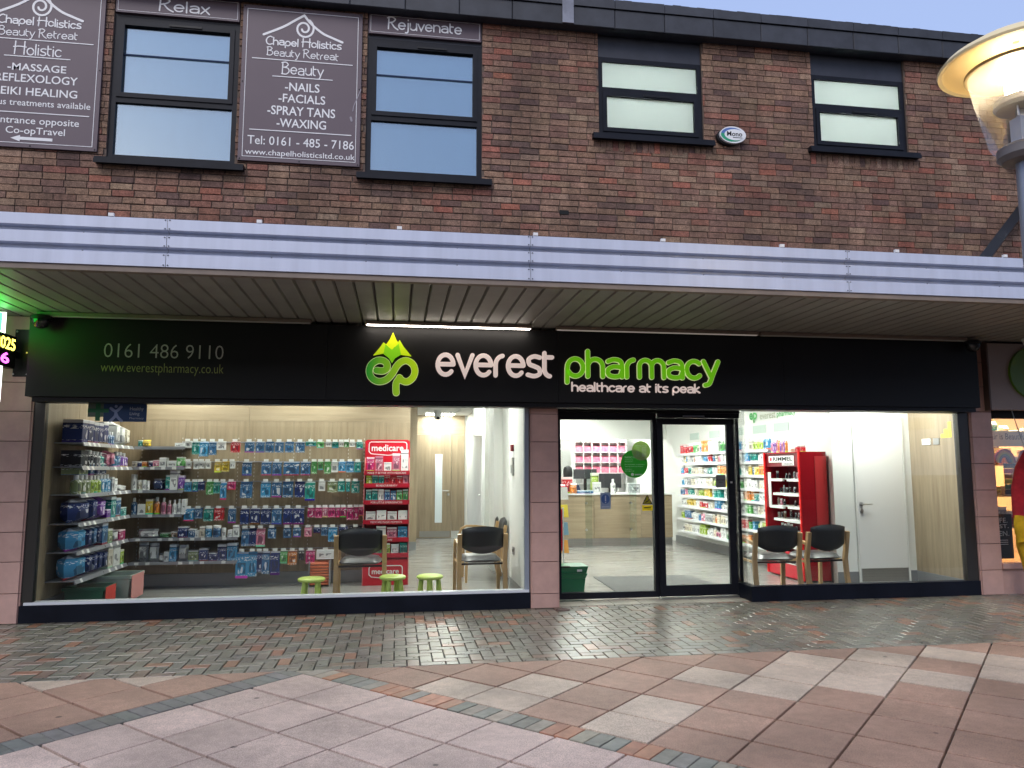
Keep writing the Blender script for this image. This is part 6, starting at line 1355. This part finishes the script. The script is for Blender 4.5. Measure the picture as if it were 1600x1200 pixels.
b = MB(); b.tube([(7.405, -.3, 1.72), (7.325, -.3, 1.5), (7.245, -.3, 1.25), (7.210, -.31, 1.0), (7.205, -.32, .93)], [.05, .075, .07, .065, .062], 14); b.build('red_sleeve', RF, ga, True)
b = MB(); b.tube([(7.205, -.325, .94), (7.195, -.33, .85), (7.195, -.335, .74), (7.200, -.335, .70), (7.205, -.335, .655)], [.06, .066, .062, .045, .05], 14); b.build('yellow_cuff', YF_, ga, True)
b = MB(); b.tube([(7.405, -.26, 1.72), (7.445, -.25, 1.45), (7.435, -.25, 1.0), (7.405, -.25, .9)], [.06, .17, .18, .15], 16); b.build('lilac_body', mat('lilac_fleece', (0.28, 0.25, 0.42), .95), ga, True)
b = MB(); b.tube([(7.285, -.28, .92), (7.295, -.28, .6), (7.335, -.28, .3), (7.365, -.28, .12)], [.075, .085, .075, .055], 14); b.build('yellow_leg', YF_, ga, True)
mb = MB(); mb.tube([(7.405, -.26, 1.72), (7.405, -.2, 1.9), (7.405, -.1, 2.22)], .006, 6); mb.build('hanger', STEEL, ga)
for q in ga.children:                                  # folds of the cloth
    if q.name.split('.')[0] != 'hanger':
        for v in q.data.vertices:
            k = .010*math.sin(v.co.z*38+v.co.x*25)+.007*math.sin(v.co.z*71+v.co.y*40); n_ = v.normal; v.co += n_*k
tc_ = thing('turret_camera', (7.33, -.5, 2.95), 'white turret camera under the canopy by the gift shop', 'camera'); MB().lathe([(.05, -.09), (.07, -.06), (.085, -.02), (.085, 0)], (7.5, -.35, 3.055), 16).build('body', WHITEP, tc_, True); MB().lathe([(.02, -.115), (.045, -.09)], (7.5, -.36, 3.055), 12).build('lens', BLACKP, tc_, True)
rg = thing('hooped_handle', (3.33, -4.56, 0), 'black hooped handle of a bag at the right edge of the paving', 'bag'); b = MB(); b.tube([(3.335+.04*math.cos(R(a)), -4.55, .135+.075*math.sin(R(a))) for a in range(0, 361, 20)], .008, 6); b.build('hoop', BLACKP, rg, True); b = MB(); b.lathe([(.03, .0), (.05, .02), (.045, .05), (.03, .062)], (3.345, -4.55, 0), 12); b.build('base', mat('dark_green_bag', (0.02, 0.07, 0.05), .5), rg, True)

# ================================================================== OPPOSITE SIDE OF THE PRECINCT (mirrored in the glass)
ob = thing('opposite_building', (1.5, -19, 0), 'brown brick shop terrace on the other side of the precinct', 'building')
OBW = mat('opposite_brick', (0.17, 0.115, 0.09), .9, var=.25, vscale=3)
mb = MB()
for q in slotted(-16, 20, 0, 6.8, [(-14+4*i, -11.4+4*i, .3, 2.4) for i in range(8)]+[(-13.6+4*i, -12+4*i, 4.6, 6.0) for i in range(8)]): mb.box(q[0], q[1], -19.3, -19.0, q[2], q[3])
mb.build('wall', OBW, ob); MB().box(-16, 20, -19.0, -17.2, 3.0, 3.4).build('canopy', GREYP, ob); MB().box(-16, 20, -23, -19.3, 6.75, 6.95).build('roof', ROOFM, ob); MB().box(-16, 20, -23, -22.8, 0, 6.75).build('rear_wall', OBW, ob)
for i in range(8):
    MB().box(-14+4*i, -11.4+4*i, -19.1, -19.06, .3, 2.4).build('shop_pane', mat('dark_pane', (0.03, 0.03, 0.035), .1), ob); MB().box(-13.6+4*i, -12+4*i, -19.1, -19.06, 4.6, 6.0).build('window_pane', mat('dark_pane'), ob)
